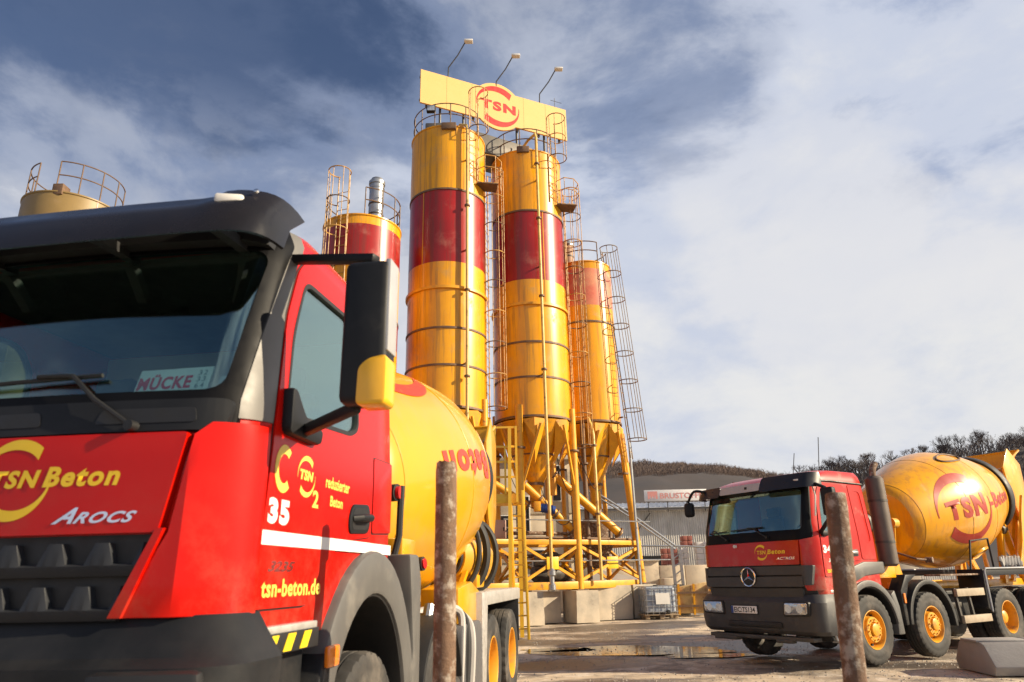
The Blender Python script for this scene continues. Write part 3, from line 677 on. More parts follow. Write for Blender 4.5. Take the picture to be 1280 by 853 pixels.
# --- tops: rails, filters
guard_rail(s1, (0, 0), 1.36, 17.6, radians(150), radians(330), n=8)
guard_rail(s2, (0, 0), 1.36, 17.6, radians(20), radians(320), n=11)
guard_rail(s3, (0, 0), 1.28, 13.05, radians(-75), radians(220), n=12)
guard_rail(s4, (0, 0), 1.08, 13.65, radians(10), radians(300), n=9, h=.9)
guard_rail(s0, (0, 0), 1.44, 13.9, radians(135), radians(250), n=5, m=RAILD, h=1.15)
guard_rail(s0, (0, 0), 1.44, 13.9, radians(280), radians(385), n=5, m=RAILD, h=1.15)
obj('hatch_box', MB().box((.35, -1.3, 13.95), (.35, .4, .4)), RAILD, s0, .02)
def stack(parent, x, y, z0, z1, r, m=STEEL):
    S = obj('exhaust_stack', MB().lathe([(r, z0), (r, z1 - .35), (r + .015, z1 - .35), (r + .015, z1 - .30), (r, z1 - .3), (r, z1 - .16)], (x, y, 0), n=28), m, parent)
    obj('rain_cap', MB().lathe([(r + .03, z1 - .18), (r + .03, z1 - .06), (r * .85, z1 + .02), (r * .8, z1 + .06)], (x, y, 0), n=28), STEEL, S)
    for q in (.35, .75):
        obj('clamp_band', MB().lathe([(r, z0 + q), (r + .018, z0 + q), (r + .018, z0 + q + .05), (r, z0 + q + .05)], (x, y, 0), n=28, cap=False), DARKM, S)
stack(s3, .55, -.55, 13.0, 14.75, .25)
stack(s4, -.60, -.1, 13.5, 14.95, .24, mat('weathered_filter', (.36, .22, .15), .6, 0, (.26, .15, .1), 4, .8))
# filter bridge and boxes beneath the sign
fb = MB(); fb.bar((C1[0] + .1 * U.x, C1[1] + .6, 18.2), (C2[0], C2[1] + .55, 18.2), 1.3, .9)
FB = obj('filter_housing', fb, mat('dark_sheet_steel', (.10, .095, .085), .5, .3, (.16, .14, .12), 2, .8), None, .04)
tag(FB, 'dark rectangular filter housing bridging the two tall silos under the sign', 'filter housing')
o = obj('filter_box', MB().box((-.45, .2, 18.15), (.9, .9, .9)), PLAS2, s1, .03)
obj('filter_panel', MB().box((-.35, -.27, 18.1), (.6, .03, .35)), WHITE, s1, .01)
fl = obj('floodlight', MB().box((-.55, -1.28, 18.45), (.34, .16, .28)), PLAS, s1, .02); obj('lamp_glass', MB().box((-.55, -1.37, 18.45), (.28, .015, .22)), LAMPG, fl, .004)
obj('level_sensor_box', MB().box((.15, -1.38, 17.55), (.55, .28, .28)), RAILD, s1, .03)
obj('level_sensor_box', MB().box((-.12, -1.36, 17.62), (.5, .28, .28)), RAILD, s2, .03)
# --- fill pipes
def fill_pipe(S, x, y, z0, z1, joints, head=None, r=.055):
    p = [(x, y, z0), (x, y, (z0 + z1) / 2), (x, y, z1)]
    if head: p += head
    P_ = obj('fill_pipe', MB().tube(p, r, 12), RAILY if False else mat('fill_pipe_yellow', (.66, .46, .14), .45, 0, (.5, .32, .08), 5, .8, dirt=(.25, .15, .07), dn=4, dlo=.55, dhi=.7), S)
    for z in joints: obj('pipe_flange', MB().cyl((x, y, z - .03), (x, y, z + .03), r * 1.9, n=14), RAILD, P_)
    return P_
fill_pipe(s1, .84, -1.38, 6.2, 17.4, [14.2, 10.9, 7.8], [(.80, -1.34, 17.65), (.55, -1.1, 17.85), (.35, -.7, 17.8)])
fill_pipe(s2, .40, -1.66, 1.55, 18.0, [14.4, 16.8, 8.4, 11.2], [(.38, -1.55, 18.25), (.1, -1.2, 18.2), (-.35, -.8, 17.75)])
fill_pipe(s4, -.18, -2.0, 1.3, 6.3, [5.9, 3.5], [(-.2, -1.7, 6.7), (-.25, -1.2, 7.1)])
obj('pipe_coupling', MB().lathe([(.06, 1.0), (.12, 1.05), (.12, 1.2), (.08, 1.25), (.08, 1.45), (.13, 1.5), (.13, 1.62), (.06, 1.7)], (.40, -1.66, 0), n=18), STEEL, s2)
# --- brackets holding pipes to the walls
for S, x, y, zs in ((s1, .84, -1.38, (8.3, 12.5, 16.2)), (s2, .40, -1.66, (8.3, 12.5, 16.2))):
    for z in zs: obj('pipe_bracket', MB().bar((x, y, z), (x * .88, y * .8, z), .05, .05), RAILD, S)
# --- platforms and caged ladders
def platform(S, cx_, cy_, z, w_, d_, rz):
    P_ = obj('landing_platform', MB().box((cx_, cy_, z), (w_, d_, .03), rz=rz), RAILD, S)
    for i in range(4):
        a = (i - 1.5) * w_ / 4
        obj('platform_slat', MB().box((cx_ + a * cos(rz), cy_ + a * sin(rz), z + .045), (w_ / 5.5, d_ - .05, .02), rz=rz), RAILY, P_)
    obj('platform_rail', MB().tube([Vector((cx_, cy_, z + h)) + Matrix.Rotation(rz, 3, 'Z') @ Vector(q) for h in (0,) for q in ((-w_ / 2, -d_ / 2, .05), (-w_ / 2, -d_ / 2, 1.0), (-w_ / 6, -d_ / 2 - .25, 1.05), (w_ / 3, -d_ / 2 - .2, 1.05), (w_ / 2 + .15, -d_ / 4, 1.05), (w_ / 2 + .15, d_ / 4, 1.05), (w_ / 2, d_ / 2, 1.0), (w_ / 2, d_ / 2, .05))], .02, 6), RAILY, P_)
    obj('platform_rail', MB().tube([Vector((cx_, cy_, z + .55)) + Matrix.Rotation(rz, 3, 'Z') @ Vector(q) for q in ((-w_ / 2, -d_ / 2, 0), (-w_ / 6, -d_ / 2 - .25, 0), (w_ / 3, -d_ / 2 - .2, 0), (w_ / 2 + .15, -d_ / 4, 0), (w_ / 2 + .15, d_ / 4, 0), (w_ / 2, d_ / 2, 0))], .018, 6), RAILY, P_)
    for q in ((-w_ / 6, -d_ / 2 - .25), (w_ / 3, -d_ / 2 - .2), (w_ / 2 + .15, -d_ / 4), (w_ / 2 + .15, d_ / 4)):
        v = Matrix.Rotation(rz, 3, 'Z') @ Vector((q[0], q[1], 0))
        obj('rail_post', MB().cyl((cx_ + v.x, cy_ + v.y, z), (cx_ + v.x, cy_ + v.y, z + 1.05), .014, n=6), RAILY, P_)
    return P_
caged_ladder(s1, (1.48, .02), radians(-12), 5.3, 16.4, 7.0, m=RAILY)
caged_ladder(s1, (1.06, -1.0), radians(-50), 15.4, 18.5, 17.5, top=19.2)
platform(s1, 1.52, -.62, 15.4, .8, .62, radians(10))
caged_ladder(s2, (1.50, -.1), radians(-12), 4.3, 16.4, 5.9, m=RAILY)
caged_ladder(s2, (1.06, -1.0), radians(-50), 15.4, 18.5, 17.3, top=19.2)
platform(s2, 1.52, -.62, 15.4, .8, .62, radians(10))
caged_ladder(s3, (-.40, -1.30), radians(252), 9.0, 14.2, 11.2, top=14.5, m=RAILY)
# free standing inclined caged ladder right of the row
CL = thing('access_ladder', 'grey caged access ladder standing right of the rightmost silo', 'ladder', (4.42, 26.3, 0))
caged_ladder(CL, (.0, 0), radians(-20), 5.6, 14.3, 6.3, top=14.3, lean=(-.62, 0), m=mat('grey_rail', (.22, .17, .12), .5, 0, (.13, .1, .08), 5, .8), name='ladder')
obj('support_leg', MB().tube([(.0, .1, 0), (-.02, .05, 3), (-.05, 0, 6.2)], .05, 8), STEEL, CL)
for z in (7.2, 10.5, 13.2): obj('wall_bracket', MB().bar((-.1 - .07 * (z - 5.6), 0, z), (-.62, .40, z), .05, .05), RAILD, CL)
# --- sign
SG = thing('company_sign', 'yellow TSN sign board with round red emblem on top of the tall silos', 'sign', (-3.44, 23.0, 19.3), UA)
Ls = 6.62; Hs = 1.58; cxs = 3.36; Rc = 1.13
poly = [(0, 0)]
import math as _m
def circ_pts(a0, a1, n=22): return [(cxs + Rc * cos(a0 + (a1 - a0) * i / n), Hs * .5 + Rc * sin(a0 + (a1 - a0) * i / n)) for i in range(n + 1)]
ab = _m.asin(Hs * .5 / Rc)
poly = [(0, 0)] + circ_pts(pi + ab, 2 * pi - ab) + [(Ls, 0), (Ls, Hs)] + circ_pts(ab, pi - ab) + [(0, Hs)]
obj('sign_board', MB().prism(poly, -.04, .04, 'xz'), SIGNY, SG, smooth=30)
for q in (1.1, 2.2, 4.55, 5.6): obj('sheet_joint', MB().box((q, -.0405, Hs / 2), (.012, .003, Hs - .02)), mat('joint_ochre', (.40, .24, .08), .6), SG)
bk = MB()
for i in range(7): bk.bar((.3 + i, .1, -.1), (.3 + i, .1, Hs - .05), .08, .08)
bk.bar((0, .1, .2), (Ls, .1, .2), .08, .08); bk.bar((0, .1, 1.3), (Ls, .1, 1.3), .08, .08)
obj('sign_frame', bk, DARKM, SG)
for q in (.9, 1.9, 4.3, 5.6): obj('frame_leg', MB().cyl((q, .18, -1.75), (q, .18, .3), .05, n=8), DARKM, SG)
f_sg = lambda u, v: (cxs + u, -.046, Hs * .5 + v)
decal('emblem', swirl2d(.98, .27), f_sg, SIGNR, SG)
decal('lettering', place2d(text2d('TSN', 1.62, .46, .0, .05, 1.2), (-.80, -.23)), f_sg, SIGNR, SG)
for i, (x, a) in enumerate(((1.16, .30), (3.3, .30), (5.35, .30))):
    A_ = obj('lamp_arm', MB().tube([(x, 0, Hs - .02), (x, -.05, Hs + .45), (x + .3, -.35, Hs + .95), (x + .5, -.62, Hs + 1.42)], .025, 6), DARKM, SG)
    obj('lamp_head', MB().box((x + .62, -.72, Hs + 1.45), (.36, .22, .09), rz=-.4), PALE, A_, .02)
obj('aerial', MB().tube([(6.1, 0, Hs), (6.1, 0, Hs + .5)], .012, 5).tube([(5.9, 0, Hs + .33), (6.45, 0, Hs + .33)], .01, 5), DARKM, SG)
# --- support frame
FR = thing('silo_frame', 'yellow steel support frame with crossed braces carrying the silos', 'steel frame', (0, 0, 0))
def leg_(x, y, z0=1.0, z1=7.2, r=.13, top=None, m=FRAMEY):
    top = top or (x, y)
    o = obj('frame_leg', MB().cyl((x, y, z0), (top[0], top[1], z1), r, n=16), m, FR)
    obj('foot_plate', MB().box((x, y, z0 + .015), (.42, .42, .03), rz=UA).prism([(x - .2, y), (x + .2, y), (x, y)], 0, 0, 'xy') if False else MB().box((x, y, z0 + .02), (.42, .42, .03), rz=UA), RAILD, o)
    obj('leg_collar', MB().cyl((top[0], top[1], z1 - 1.55), (top[0], top[1], z1 - 1.49), r + .07, n=16), RAILD, o)
    return o
def at(c, a, b): q = Vector((c[0], c[1], 0)) + U * a + V * b; return (q.x, q.y)
L2 = {k: at(C2, k[0] * 1.06, k[1] * 1.02) for k in ((-1, 1), (1, 1), (-1, -1), (1, -1))}
L4 = {k: at(C4, k[0] * .92, k[1] * .84) for k in ((-1, 1), (1, 1), (-1, -1), (1, -1))}
L1 = {k: at(C1, k[0] * 1.02, k[1] * 1.02) for k in ((-1, 1), (1, 1), (-1, -1), (1, -1))}
for k, p in L2.items(): leg_(*p)
p3 = L4[(1, 1)]
leg_(p3[0] + .30, p3[1] + .1, 1.15, 6.6, .14, top=(p3[0] - .12, p3[1]))
for k in ((-1, 1), (-1, -1), (1, -1)): leg_(*L4[k], 1.1, 6.9, .09, m=RAILD if k == (-1, 1) else FRAMEY)
for k, p in L1.items(): leg_(*p)
def beam(a, b, z, w_=.16, h=.22, m=FRAMEY): return obj('frame_beam', MB().bar((a[0], a[1], z), (b[0], b[1], z), w_, h), m, FR, .012)
P3 = (p3[0] + .3, p3[1] + .1)
for z, h in ((1.16, .24), (2.55, .16)):
    beam(L2[(-1, 1)], L2[(1, 1)], z, h=h); beam(L2[(1, 1)], P3, z + .006, h=h); beam(L2[(1, 1)], L2[(1, -1)], z - .03, h=h); beam(L2[(-1, 1)], L2[(-1, -1)], z - .03, h=h); beam(L2[(-1, -1)], L2[(1, -1)], z, h=h)
    beam(L1[(-1, 1)], L1[(1, 1)], z, h=h); beam(L1[(1, 1)], L2[(-1, 1)], z + .006, h=h); beam(P3, L4[(1, -1)], z - .03, h=h); beam(L4[(-1, -1)], L4[(1, -1)], z, h=h)
walk = MB(); walk.bar((L2[(-1, 1)][0] - .1, L2[(-1, 1)][1] + .5, 2.72), (L2[(1, 1)][0] - .2, L2[(1, 1)][1] + .5, 2.72), .7, .05)
obj('walkway_grating', walk, RAILD, FR)
obj('walkway_grating', MB().bar((L2[(1, 1)][0], L2[(1, 1)][1] + .4, 2.70), (P3[0] - .1, P3[1] + .4, 2.70), .6, .05), RAILD, FR)
def xbrace(a, b, z0, z1, plate=True):
    A0 = Vector((a[0], a[1], z0)); A1 = Vector((a[0], a[1], z1)); B0 = Vector((b[0], b[1], z0)); B1 = Vector((b[0], b[1], z1))
    for p, q, s in ((A0, B1, .03), (A1, B0, -.03)): obj('cross_brace', MB().bar(p + V * s, q + V * s, .09, .09), FRAMEY, FR)
    if plate:
        c = (A0 + B1) / 2 + V * .1; obj('brace_plate', MB().box(c, (.44, .025, .40), rz=UA), mat('bright_plate_yellow', (.82, .52, .02), .4), FR, .006)
xbrace(L2[(-1, 1)], L2[(1, 1)], 1.3, 2.45); xbrace(L2[(1, 1)], P3, 1.3, 2.45); xbrace(L2[(-1, -1)], L2[(1, -1)], 1.3, 2.45, False); xbrace(L2[(1, 1)], L2[(1, -1)], 1.3, 2.4, False); xbrace(L2[(-1, 1)], L2[(-1, -1)], 1.3, 2.4, False)
xbrace(L1[(-1, 1)], L1[(1, 1)], 1.3, 2.45); xbrace(P3, L4[(1, -1)], 1.3, 2.4, False); xbrace(L4[(-1, -1)], L4[(1, -1)], 1.3, 2.45, False)
# knee braces from legs to walls, and the folded gusset hoods
def knee(p, c, z0, z1, o=.75):
    p = Vector((p[0], p[1], z0)); c = Vector((c[0], c[1], 0)); d = (c - Vector((p.x, p.y, 0))).normalized(); t = Vector((-d.y, d.x, 0))
    for s in (-1, 1):
        obj('knee_brace', MB().bar(p, Vector((p.x, p.y, 0)) + t * s * o + d * .12 + Vector((0, 0, z1)), .08, .08), FRAMEY, FR)
knee(L2[(1, 1)], C2, 4.2, 6.5); knee(L2[(-1, 1)], C2, 4.2, 6.5); knee(p3, C4, 4.6, 6.6, .6); knee(L4[(-1, 1)], C4, 4.6, 6.6, .6); knee(L1[(1, 1)], C1, 4.2, 6.5)
def gusset(c, r, a, zt, h, hw=.42):
    """folded triangular hood between the wall ring and the cone"""
    cx_, cy_ = c; d = Vector((cos(a), sin(a), 0)); t = Vector((-d.y, d.x, 0)); o = Vector((cx_, cy_, 0))
    A_ = o + d * (r + .10) + Vector((0, 0, zt)); Bp = o + d * (r * .93) + t * hw + Vector((0, 0, zt - .02)); Cp = o + d * (r * .93) - t * hw + Vector((0, 0, zt - .02)); D = o + d * (r * .62) + Vector((0, 0, zt - h)); E_ = o + d * (r + .08) + Vector((0, 0, zt - h * .45))
    mb = MB().add([A_, Bp, Cp, D, E_], [(0, 1, 4), (0, 4, 2), (1, 3, 4), (2, 4, 3), (0, 2, 1), (1, 2, 3)])
    return obj('gusset_hood', mb, FRAMEY, FR, 0, 20)
for c, r in ((C2, 1.42), (C4, 1.16), (C1, 1.42)):
    for q in (-20, -65, 70, 160, 245): gusset(c, r, UA + radians(q), 6.72 if c != C4 else 6.9, 1.5)
# screws and motor
def screw(label, a, b, r, name='screw_conveyor'):
    a = Vector(a); b = Vector(b); d = (b - a)
    S = tag(obj(name, MB().cyl(a, b, r, n=20), FRAMEY), label, 'screw conveyor')
    for t in (.02, .34, .66, .98): p = a + d * t; e = d.normalized() * .03; obj('tube_flange', MB().cyl(p - e, p + e, r * 1.4, n=20), RAILD, S)
    return S
S1 = screw('long yellow screw conveyor tube sloping down right beneath the pink banded silo', (1.35, 25.3, 4.95), (3.75, 26.0, 2.85), .15)
obj('inlet_chute', MB().cyl((1.35, 25.3, 4.2), (1.35, 25.3, 5.3), .15, n=16), FRAMEY, S1)
S2 = screw('short yellow screw conveyor tube sloping down right beneath the tall silo cone', (.25, 24.6, 4.55), (2.0, 25.0, 2.95), .14)
obj('outlet_chute', MB().cyl((2.0, 25.0, 2.5), (2.0, 25.0, 3.2), .15, n=16), RUST, S2)
S3 = screw('dark screw tube sloping away behind the yellow ladder tower', (-1.6, 24.2, 5.1), (.45, 24.9, 3.8), .13)
MT = obj('blue_motor', MB().cyl((.85, 24.55, 3.70), (1.35, 24.65, 3.62), .14, n=20), BLUEM); tag(MT, 'blue electric motor on the screw conveyor beneath the tall silo', 'motor')
for i in range(7): obj('cooling_fin', MB().cyl((.92 + i * .055, 24.56 + i * .011, 3.69 - i * .008), (.93 + i * .055, 24.562 + i * .011, 3.69 - i * .008), .165, n=20), BLUEM, MT)
obj('gearbox', MB().box((.74, 24.52, 3.74), (.24, .28, .34)), FRAMEY, MT, .03)
# horizontal water pipes
for a, b, z, l in (((-.4, 23.9), (4.9, 26.5), 3.28, 'thin grey water pipe running level across the frame, upper one'), ((-.2, 23.9), (5.6, 26.9), 1.95, 'thin grey water pipe running level across the frame, lower one')):
    tag(obj('water_pipe', MB().tube([(a[0], a[1] - .25, z), ((a[0] + b[0]) / 2, (a[1] + b[1]) / 2 - .22, z), (b[0], b[1] - .25, z)], .022, 6), STEEL), l, 'pipe')
# hanging cables in the frame
cab_ = MB()
for (a, b, s) in (((1.5, 24.9, 5.6), (2.0, 24.7, 4.3), .5), ((.9, 24.6, 4.4), (1.9, 24.8, 3.3), .6), ((-.2, 24.2, 4.9), (.8, 24.5, 3.7), .4), ((2.3, 25.2, 5.9), (3.1, 25.7, 4.4), .5)):
    a = Vector(a); b = Vector(b); cab_.tube([a.lerp(b, t / 10) - Vector((0, 0, s * 4 * (t / 10) * (1 - t / 10))) for t in range(11)], .014, 5)
obj('cable', cab_, CABLE, FR)
# machinery and cabinets seen between the legs
CBN = thing('control_cabinet', 'small pinkish beige cabinet on the frame deck left of the ladder tower', 'cabinet', (-.75, 24.2, 2.64), UA)
obj('cabinet_body', MB().box((0, 0, .35), (.75, .4, .6)), mat('cabinet_beige', (.48, .30, .22), .6, 0, (.4, .24, .17), 3, .8), CBN, .02)
obj('cabinet_door', MB().box((0, -.205, .35), (.66, .02, .52)), MATS['cabinet_beige'], CBN, .006); obj('door_handle', MB().box((.27, -.225, .35), (.03, .03, .12)), BLACK, CBN)
CMP = thing('air_compressor', 'dark compressor with two drums standing on the deck behind the crossed braces', 'compressor', (1.2, 26.0, 1.2), UA)
obj('receiver_tank', MB().lathe([(.05, -.75), (.24, -.7), (.28, -.6), (.28, .6), (.24, .7), (.05, .75)], (0, 0, .35), (1, 0, 0), n=28), DARKM, CMP)
obj('motor_block', MB().box((-.3, 0, .82), (.5, .4, .4)), PLAS2, CMP, .04); obj('belt_guard', MB().cyl((.1, -.12, .85), (.1, .12, .85), .24, n=28), DARKM, CMP)
for x in (-.55, .55): obj('foot', MB().box((x, 0, .06), (.1, .4, .12)), DARKM, CMP)
WBG = thing('weighing_hopper', 'rusty conical weighing hopper hanging behind the legs beneath the shorter silo', 'hopper', (3.0, 27.0, 0))
obj('hopper_shell', MB().lathe([(.18, 1.7), (.62, 2.5), (.66, 3.3), (.62, 3.36)], n=28), RUST, WBG); obj('hopper_lid', MB().lathe([(.64, 3.36), (.5, 3.45), (.2, 3.5)], n=28), DARKM, WBG)
for k, (a, b, zz, l) in enumerate((((-1.3, 25.6), (2.6, 27.4), 2.95, 'dark rusty pipe run crossing behind the silo legs, higher of two'), ((-1.3, 25.9), (3.6, 28.1), 2.15, 'dark rusty pipe run crossing behind the silo legs, lower of two'))):
    tag(obj('pipe_run', MB().tube([(a[0], a[1], zz), ((a[0] + b[0]) / 2, (a[1] + b[1]) / 2, zz + .03), (b[0], b[1], zz)], .07, 10), RUST), l, 'pipe')
SCF = thing('pipe_scaffold', 'grey pipe scaffold standing behind the near truck and ladder tower', 'scaffold', (-1.6, 26.8, 0))
for x in (0, .7, 1.4): obj('upright', MB().cyl((x, 0, 0), (x, 0, 4.6), .035, n=8), STEEL, SCF)
for z in (1.4, 2.3, 3.2, 4.1): obj('ledger', MB().cyl((-.1, -.04, z), (1.5, -.04, z), .03, n=8), STEEL, SCF)
obj('diagonal', MB().cyl((0, .04, 1.4), (1.4, .04, 3.2), .025, n=8), STEEL, SCF)
# concrete foundation blocks
bl = [(L2[(-1, 1)], 1.0, .95, 1.0, 'concrete foundation block beside the foot of the yellow tower ladder'),
      (L2[(1, 1)], .86, .95, 1.0, 'concrete foundation block under the middle front leg of the silo frame'),
      (at(C2, -.15, .15), 1.15, 1.3, .98, 'shaded concrete foundation block set back between the two front blocks'),
      (at(C4, -.25, .75), 1.45, 1.1, 1.12, 'wide concrete foundation block right of the middle leg'),
      (at(C4, 1.1, .62), .98, 1.15, 1.13, 'concrete foundation block under the rightmost leg beside the white tank'),
      (L1[(-1, 1)], 1.0, .95, 1.0, 'concrete foundation block under the left silo'), (L1[(1, 1)], 1.0, .95, 1.0, 'concrete foundation block under the left silo, nearer the tower')]
for (p, w_, d_, h, l) in bl:
    bm_ = bmesh.new(); bmesh.ops.create_cube(bm_, size=1, matrix=Matrix.Diagonal((w_, d_, h, 1)))
    bmesh.ops.subdivide_edges(bm_, edges=bm_.edges, cuts=6, use_grid_fill=True)
    for v in bm_.verts:
        q = v.co.copy(); ed = sum(1 for i, s in enumerate((w_, d_, h)) if abs(abs(q[i]) - s / 2) < 1e-4)
        v.co += Vector((noise.noise(q * 3 + Vector(p + (0,))), noise.noise(q * 3 + Vector((7, 1, 2)) + Vector(p + (0,))), 0)) * (.012 if ed < 2 else .03)
        if ed >= 2: v.co *= .988
    me = bpy.data.meshes.new('b'); bm_.to_mesh(me); bm_.free()
    o = obj('foundation_block', me, CONC, None, 0, 50, loc=(p[0], p[1], h / 2), rz=UA); tag(o, l, 'concrete block', 'foundation blocks of the silo frame')
# --- yellow ladder tower with platform, behind the near truck
TW = thing('ladder_tower', 'bright yellow ladder tower with railed platform behind the near truck drum', 'ladder tower', (.10, 18.5, 0))
TY = mat('tower_yellow', (.84, .50, .03), .4, 0, (.74, .40, .03), 3, .8, dirt=(.4, .22, .06), dn=4, dlo=.6, dhi=.75)
for x in (-.16, .16):
    obj('stile', MB().bar((.05 + x * 1.0 - .05, 0, 0), (.05 + x * 1.0 - .12, .0, 3.6), .07, .1), TY, TW, .006)
for i in range(11): obj('rung', MB().cyl((-.16, 0, .25 + .3 * i), (.15, 0, .25 + .3 * i), .02, n=8), TY, TW)
obj('platform_deck', MB().box((-.6, .35, 3.40), (1.15, .8, .24)), TY, TW, .01)
for x, y in ((-1.15, -.05), (-.62, -.05), (-.05, -.05), (-1.15, .75), (-.05, .75)): obj('rail_post', MB().bar((x, y, 3.3), (x, y, 5.3), .06, .06), TY, TW)
for z in (5.27, 4.75, 3.95, 4.35):
    obj('hand_rail', MB().bar((-1.18, -.05, z), (-.02, -.05, z), .05, .05).bar((-.05, -.05, z), (-.05, .78, z), .045, .045).bar((-1.15, -.05, z), (-1.15, .78, z), .045, .045), TY, TW)
obj('mid_rung', MB().bar((-.35, -.08, 3.5), (-.35, -.08, 4.75), .05, .05), TY, TW)
for x, y in ((-1.1, .0), (-1.1, .7), (.0, .7)): obj('tower_leg', MB().bar((x, y, 0), (x, y, 3.3), .1, .1), TY, TW)
obj('tower_stile', MB().bar((-.27, -.1, 1.1), (-.22, -.1, 5.25), .09, .09), TY, TW)
# =============== mixer trucks (local frame: +x = truck's left, +y = backwards, front faces -y) ===============
class Cab:
    def __init__(s, prof, bulge, rc, rcy, yr):
        s.prof, s.b, s.rc, s.rcy, s.yr = prof, bulge, rc, rcy, yr; s.cache = {}; s.zch = 2.16
    def FW(s, z):
        P = s.prof
        if z <= P[0][0]: return P[0][1], P[0][2]
        for a, b in zip(P, P[1:]):
            if z <= b[0]:
                t = (z - a[0]) / (b[0] - a[0]); return a[1] + (b[1] - a[1]) * t, a[2] + (b[2] - a[2]) * t
        return P[-1][1], P[-1][2]
    def front(s, x, z, off=0):
        F, W = s.FW(z); W -= off; F += off; x = abs(x); xc = W - s.rc
        if x <= xc: return F + s.b * (x / W) ** 2
        t = math.asin(min((x - xc) / s.rc, 1)); k = s.ch(z); q = min((x - xc) / s.rc, 1)
        return F + s.b * (xc / W) ** 2 + s.rcy * ((1 - cos(t)) * (1 - k) + q * k) + s.b * .3 * (x - xc)
    def ch(s, z): return .5 * max(0, min(1, (s.zch - z) / .15))
    def ring(s, z, off, extra=0):
        F, W = s.FW(z); W -= off; F += off; yr = s.yr - off - extra
        h = []; xc = W - s.rc
        for i in range(13): x = xc * i / 12; h.append((x, F + s.b * (x / W) ** 2))
        y0 = F + s.b * (xc / W) ** 2
        k = s.ch(z)
        for i in range(1, 11):
            t = pi / 2 * i / 10; h.append((xc + s.rc * sin(t), y0 + s.rcy * ((1 - cos(t)) * (1 - k) + sin(t) * k) + s.b * .3 * s.rc * sin(t)))
        ys = h[-1][1]
        for i in range(1, 7): h.append((W, ys + (yr - .05 - ys) * i / 6))
        h += [(W - .015, yr - .015), (W - .05, yr), (0, yr)]
        return h + [(-p[0], p[1]) for p in h[-2:0:-1]]
    def solid(s, off, dz=0):
        zs = []
        for a, b in zip(s.prof, s.prof[1:]):
            k = max(1, int((b[0] - a[0]) / .1))
            zs += [a[0] + (b[0] - a[0]) * i / k for i in range(k)]
        zs.append(s.prof[-1][0]); mb = MB(); n = None
        zb, zt = zs[0], zs[-1]
        for z in zs:
            k = (z - zb) / (zt - zb); zz = z + (-off if z > (zt - .12) else 0)
            if z == zb: zz = zb + (off if off > 0 else off)
            r = s.ring(z, off); n = len(r); mb.v += [(p[0], p[1], zz) for p in r]
        for j in range(len(zs) - 1): mb.f += [(j * n + i, j * n + (i + 1) % n, (j + 1) * n + (i + 1) % n, (j + 1) * n + i) for i in range(n)]
        mb.f += [tuple(range(n))[::-1], tuple(range((len(zs) - 1) * n, len(zs) * n))]
        return raw(mb)
    def shell(s, o0, o1):
        if (o0, o1) not in s.cache: s.cache[(o0, o1)] = boolean(s.solid(o0), s.solid(o1), 'DIFFERENCE')
        return s.cache[(o0, o1)]
    def panel(s, name, parent, m, inc=(), exc=(), o0=-.006, o1=.012, label=None, bev=0, smooth=30):
        me = s.shell(o0, o1)
        for c in inc: me = boolean(me, raw(c), 'INTERSECT')
        for c in exc: me = boolean(me, raw(c), 'DIFFERENCE')
        me = me.copy()
        return obj(name, me, m, parent, bev, smooth, fix=False, label=label)
def cx_side(poly, a=.6, b=1.7): return MB().prism(poly, a, b, 'yz')
def cx_front(poly, a=-2.2, b=-.60): return MB().prism(poly, a, b, 'xz')
def mir(poly): return [(-x, z) for x, z in poly]

# ---------- wheels ----------
def tyre_mesh(r=.53, w_=.30, ri=.29):
    n = 120; h = w_ / 2
    prof = [(ri, -h * .86), (ri + .03, -h * .95), (ri + .07, -h), (ri + .11, -h * 1.02), (ri + .125, -h * .985), (ri + .15, -h * 1.0), (r - .05, -h * .97), (r - .03, -h * .94), (r - .008, -h * .86), (r, -h * .7), (r, -h * .42), (r - .014, -h * .40), (r - .014, -h * .34), (r, -h * .32), (r, -h * .04), (r - .014, -h * .02)]
    prof = prof + [(a, -b) for a, b in prof[::-1]]
    mb = MB().lathe(prof, ax=(1, 0, 0), n=n, cap=False)
    sh = {7, 8, 9, len(prof) - 8, len(prof) - 9, len(prof) - 10}
    for j in sh:
        for i in range(n):
            if i % 4 < 1 or False:
                v = Vector(mb.v[j * n + i]); k = (hypot(v.y, v.z) - .016) / hypot(v.y, v.z); mb.v[j * n + i] = (v.x, v.y * k, v.z * k)
    return mesh('tyre', mb, TYRE, smooth=40, fix=False)
TY_ME = tyre_mesh()
def letters_on_tyre(): pass
def rim_front_mesh():
    # outward side = +x
    p = [(.292, .128), (.300, .140), (.288, .142), (.278, .128), (.268, .04), (.262, -.0), (.235, .01), (.205, .045), (.195, .125), (.185, .135), (.125, .138), (.118, .125), (.112, .10), (.10, .10), (.095, .165), (.07, .175), (.001, .178)]
    return mesh('rim', MB().lathe(p, ax=(1, 0, 0), n=48, cap=False), RIMY, smooth=35)
def rim_rear_mesh():
    p = [(.292, .128), (.300, .140), (.288, .142), (.278, .128), (.268, .05), (.258, -.04), (.22, -.075), (.15, -.085), (.125, -.08), (.12, .02), (.11, .045), (.085, .06), (.001, .065)]
    return mesh('rim', MB().lathe(p, ax=(1, 0, 0), n=48, cap=False), RIMY, smooth=35)
RF_ME, RR_ME = rim_front_mesh(), rim_rear_mesh()
NUT = mesh('wheel_nut', MB().cyl((0, 0, 0), (.028, 0, 0), .016, .013, n=6), RIMY)
HOLE = mesh('vent_hole', MB().cyl((0, 0, 0), (.004, 0, 0), .017, n=12), BLACK)
LIP = mesh('back_disc', MB().cyl((-.10, 0, 0), (-.09, 0, 0), .29, n=32), BLACK)
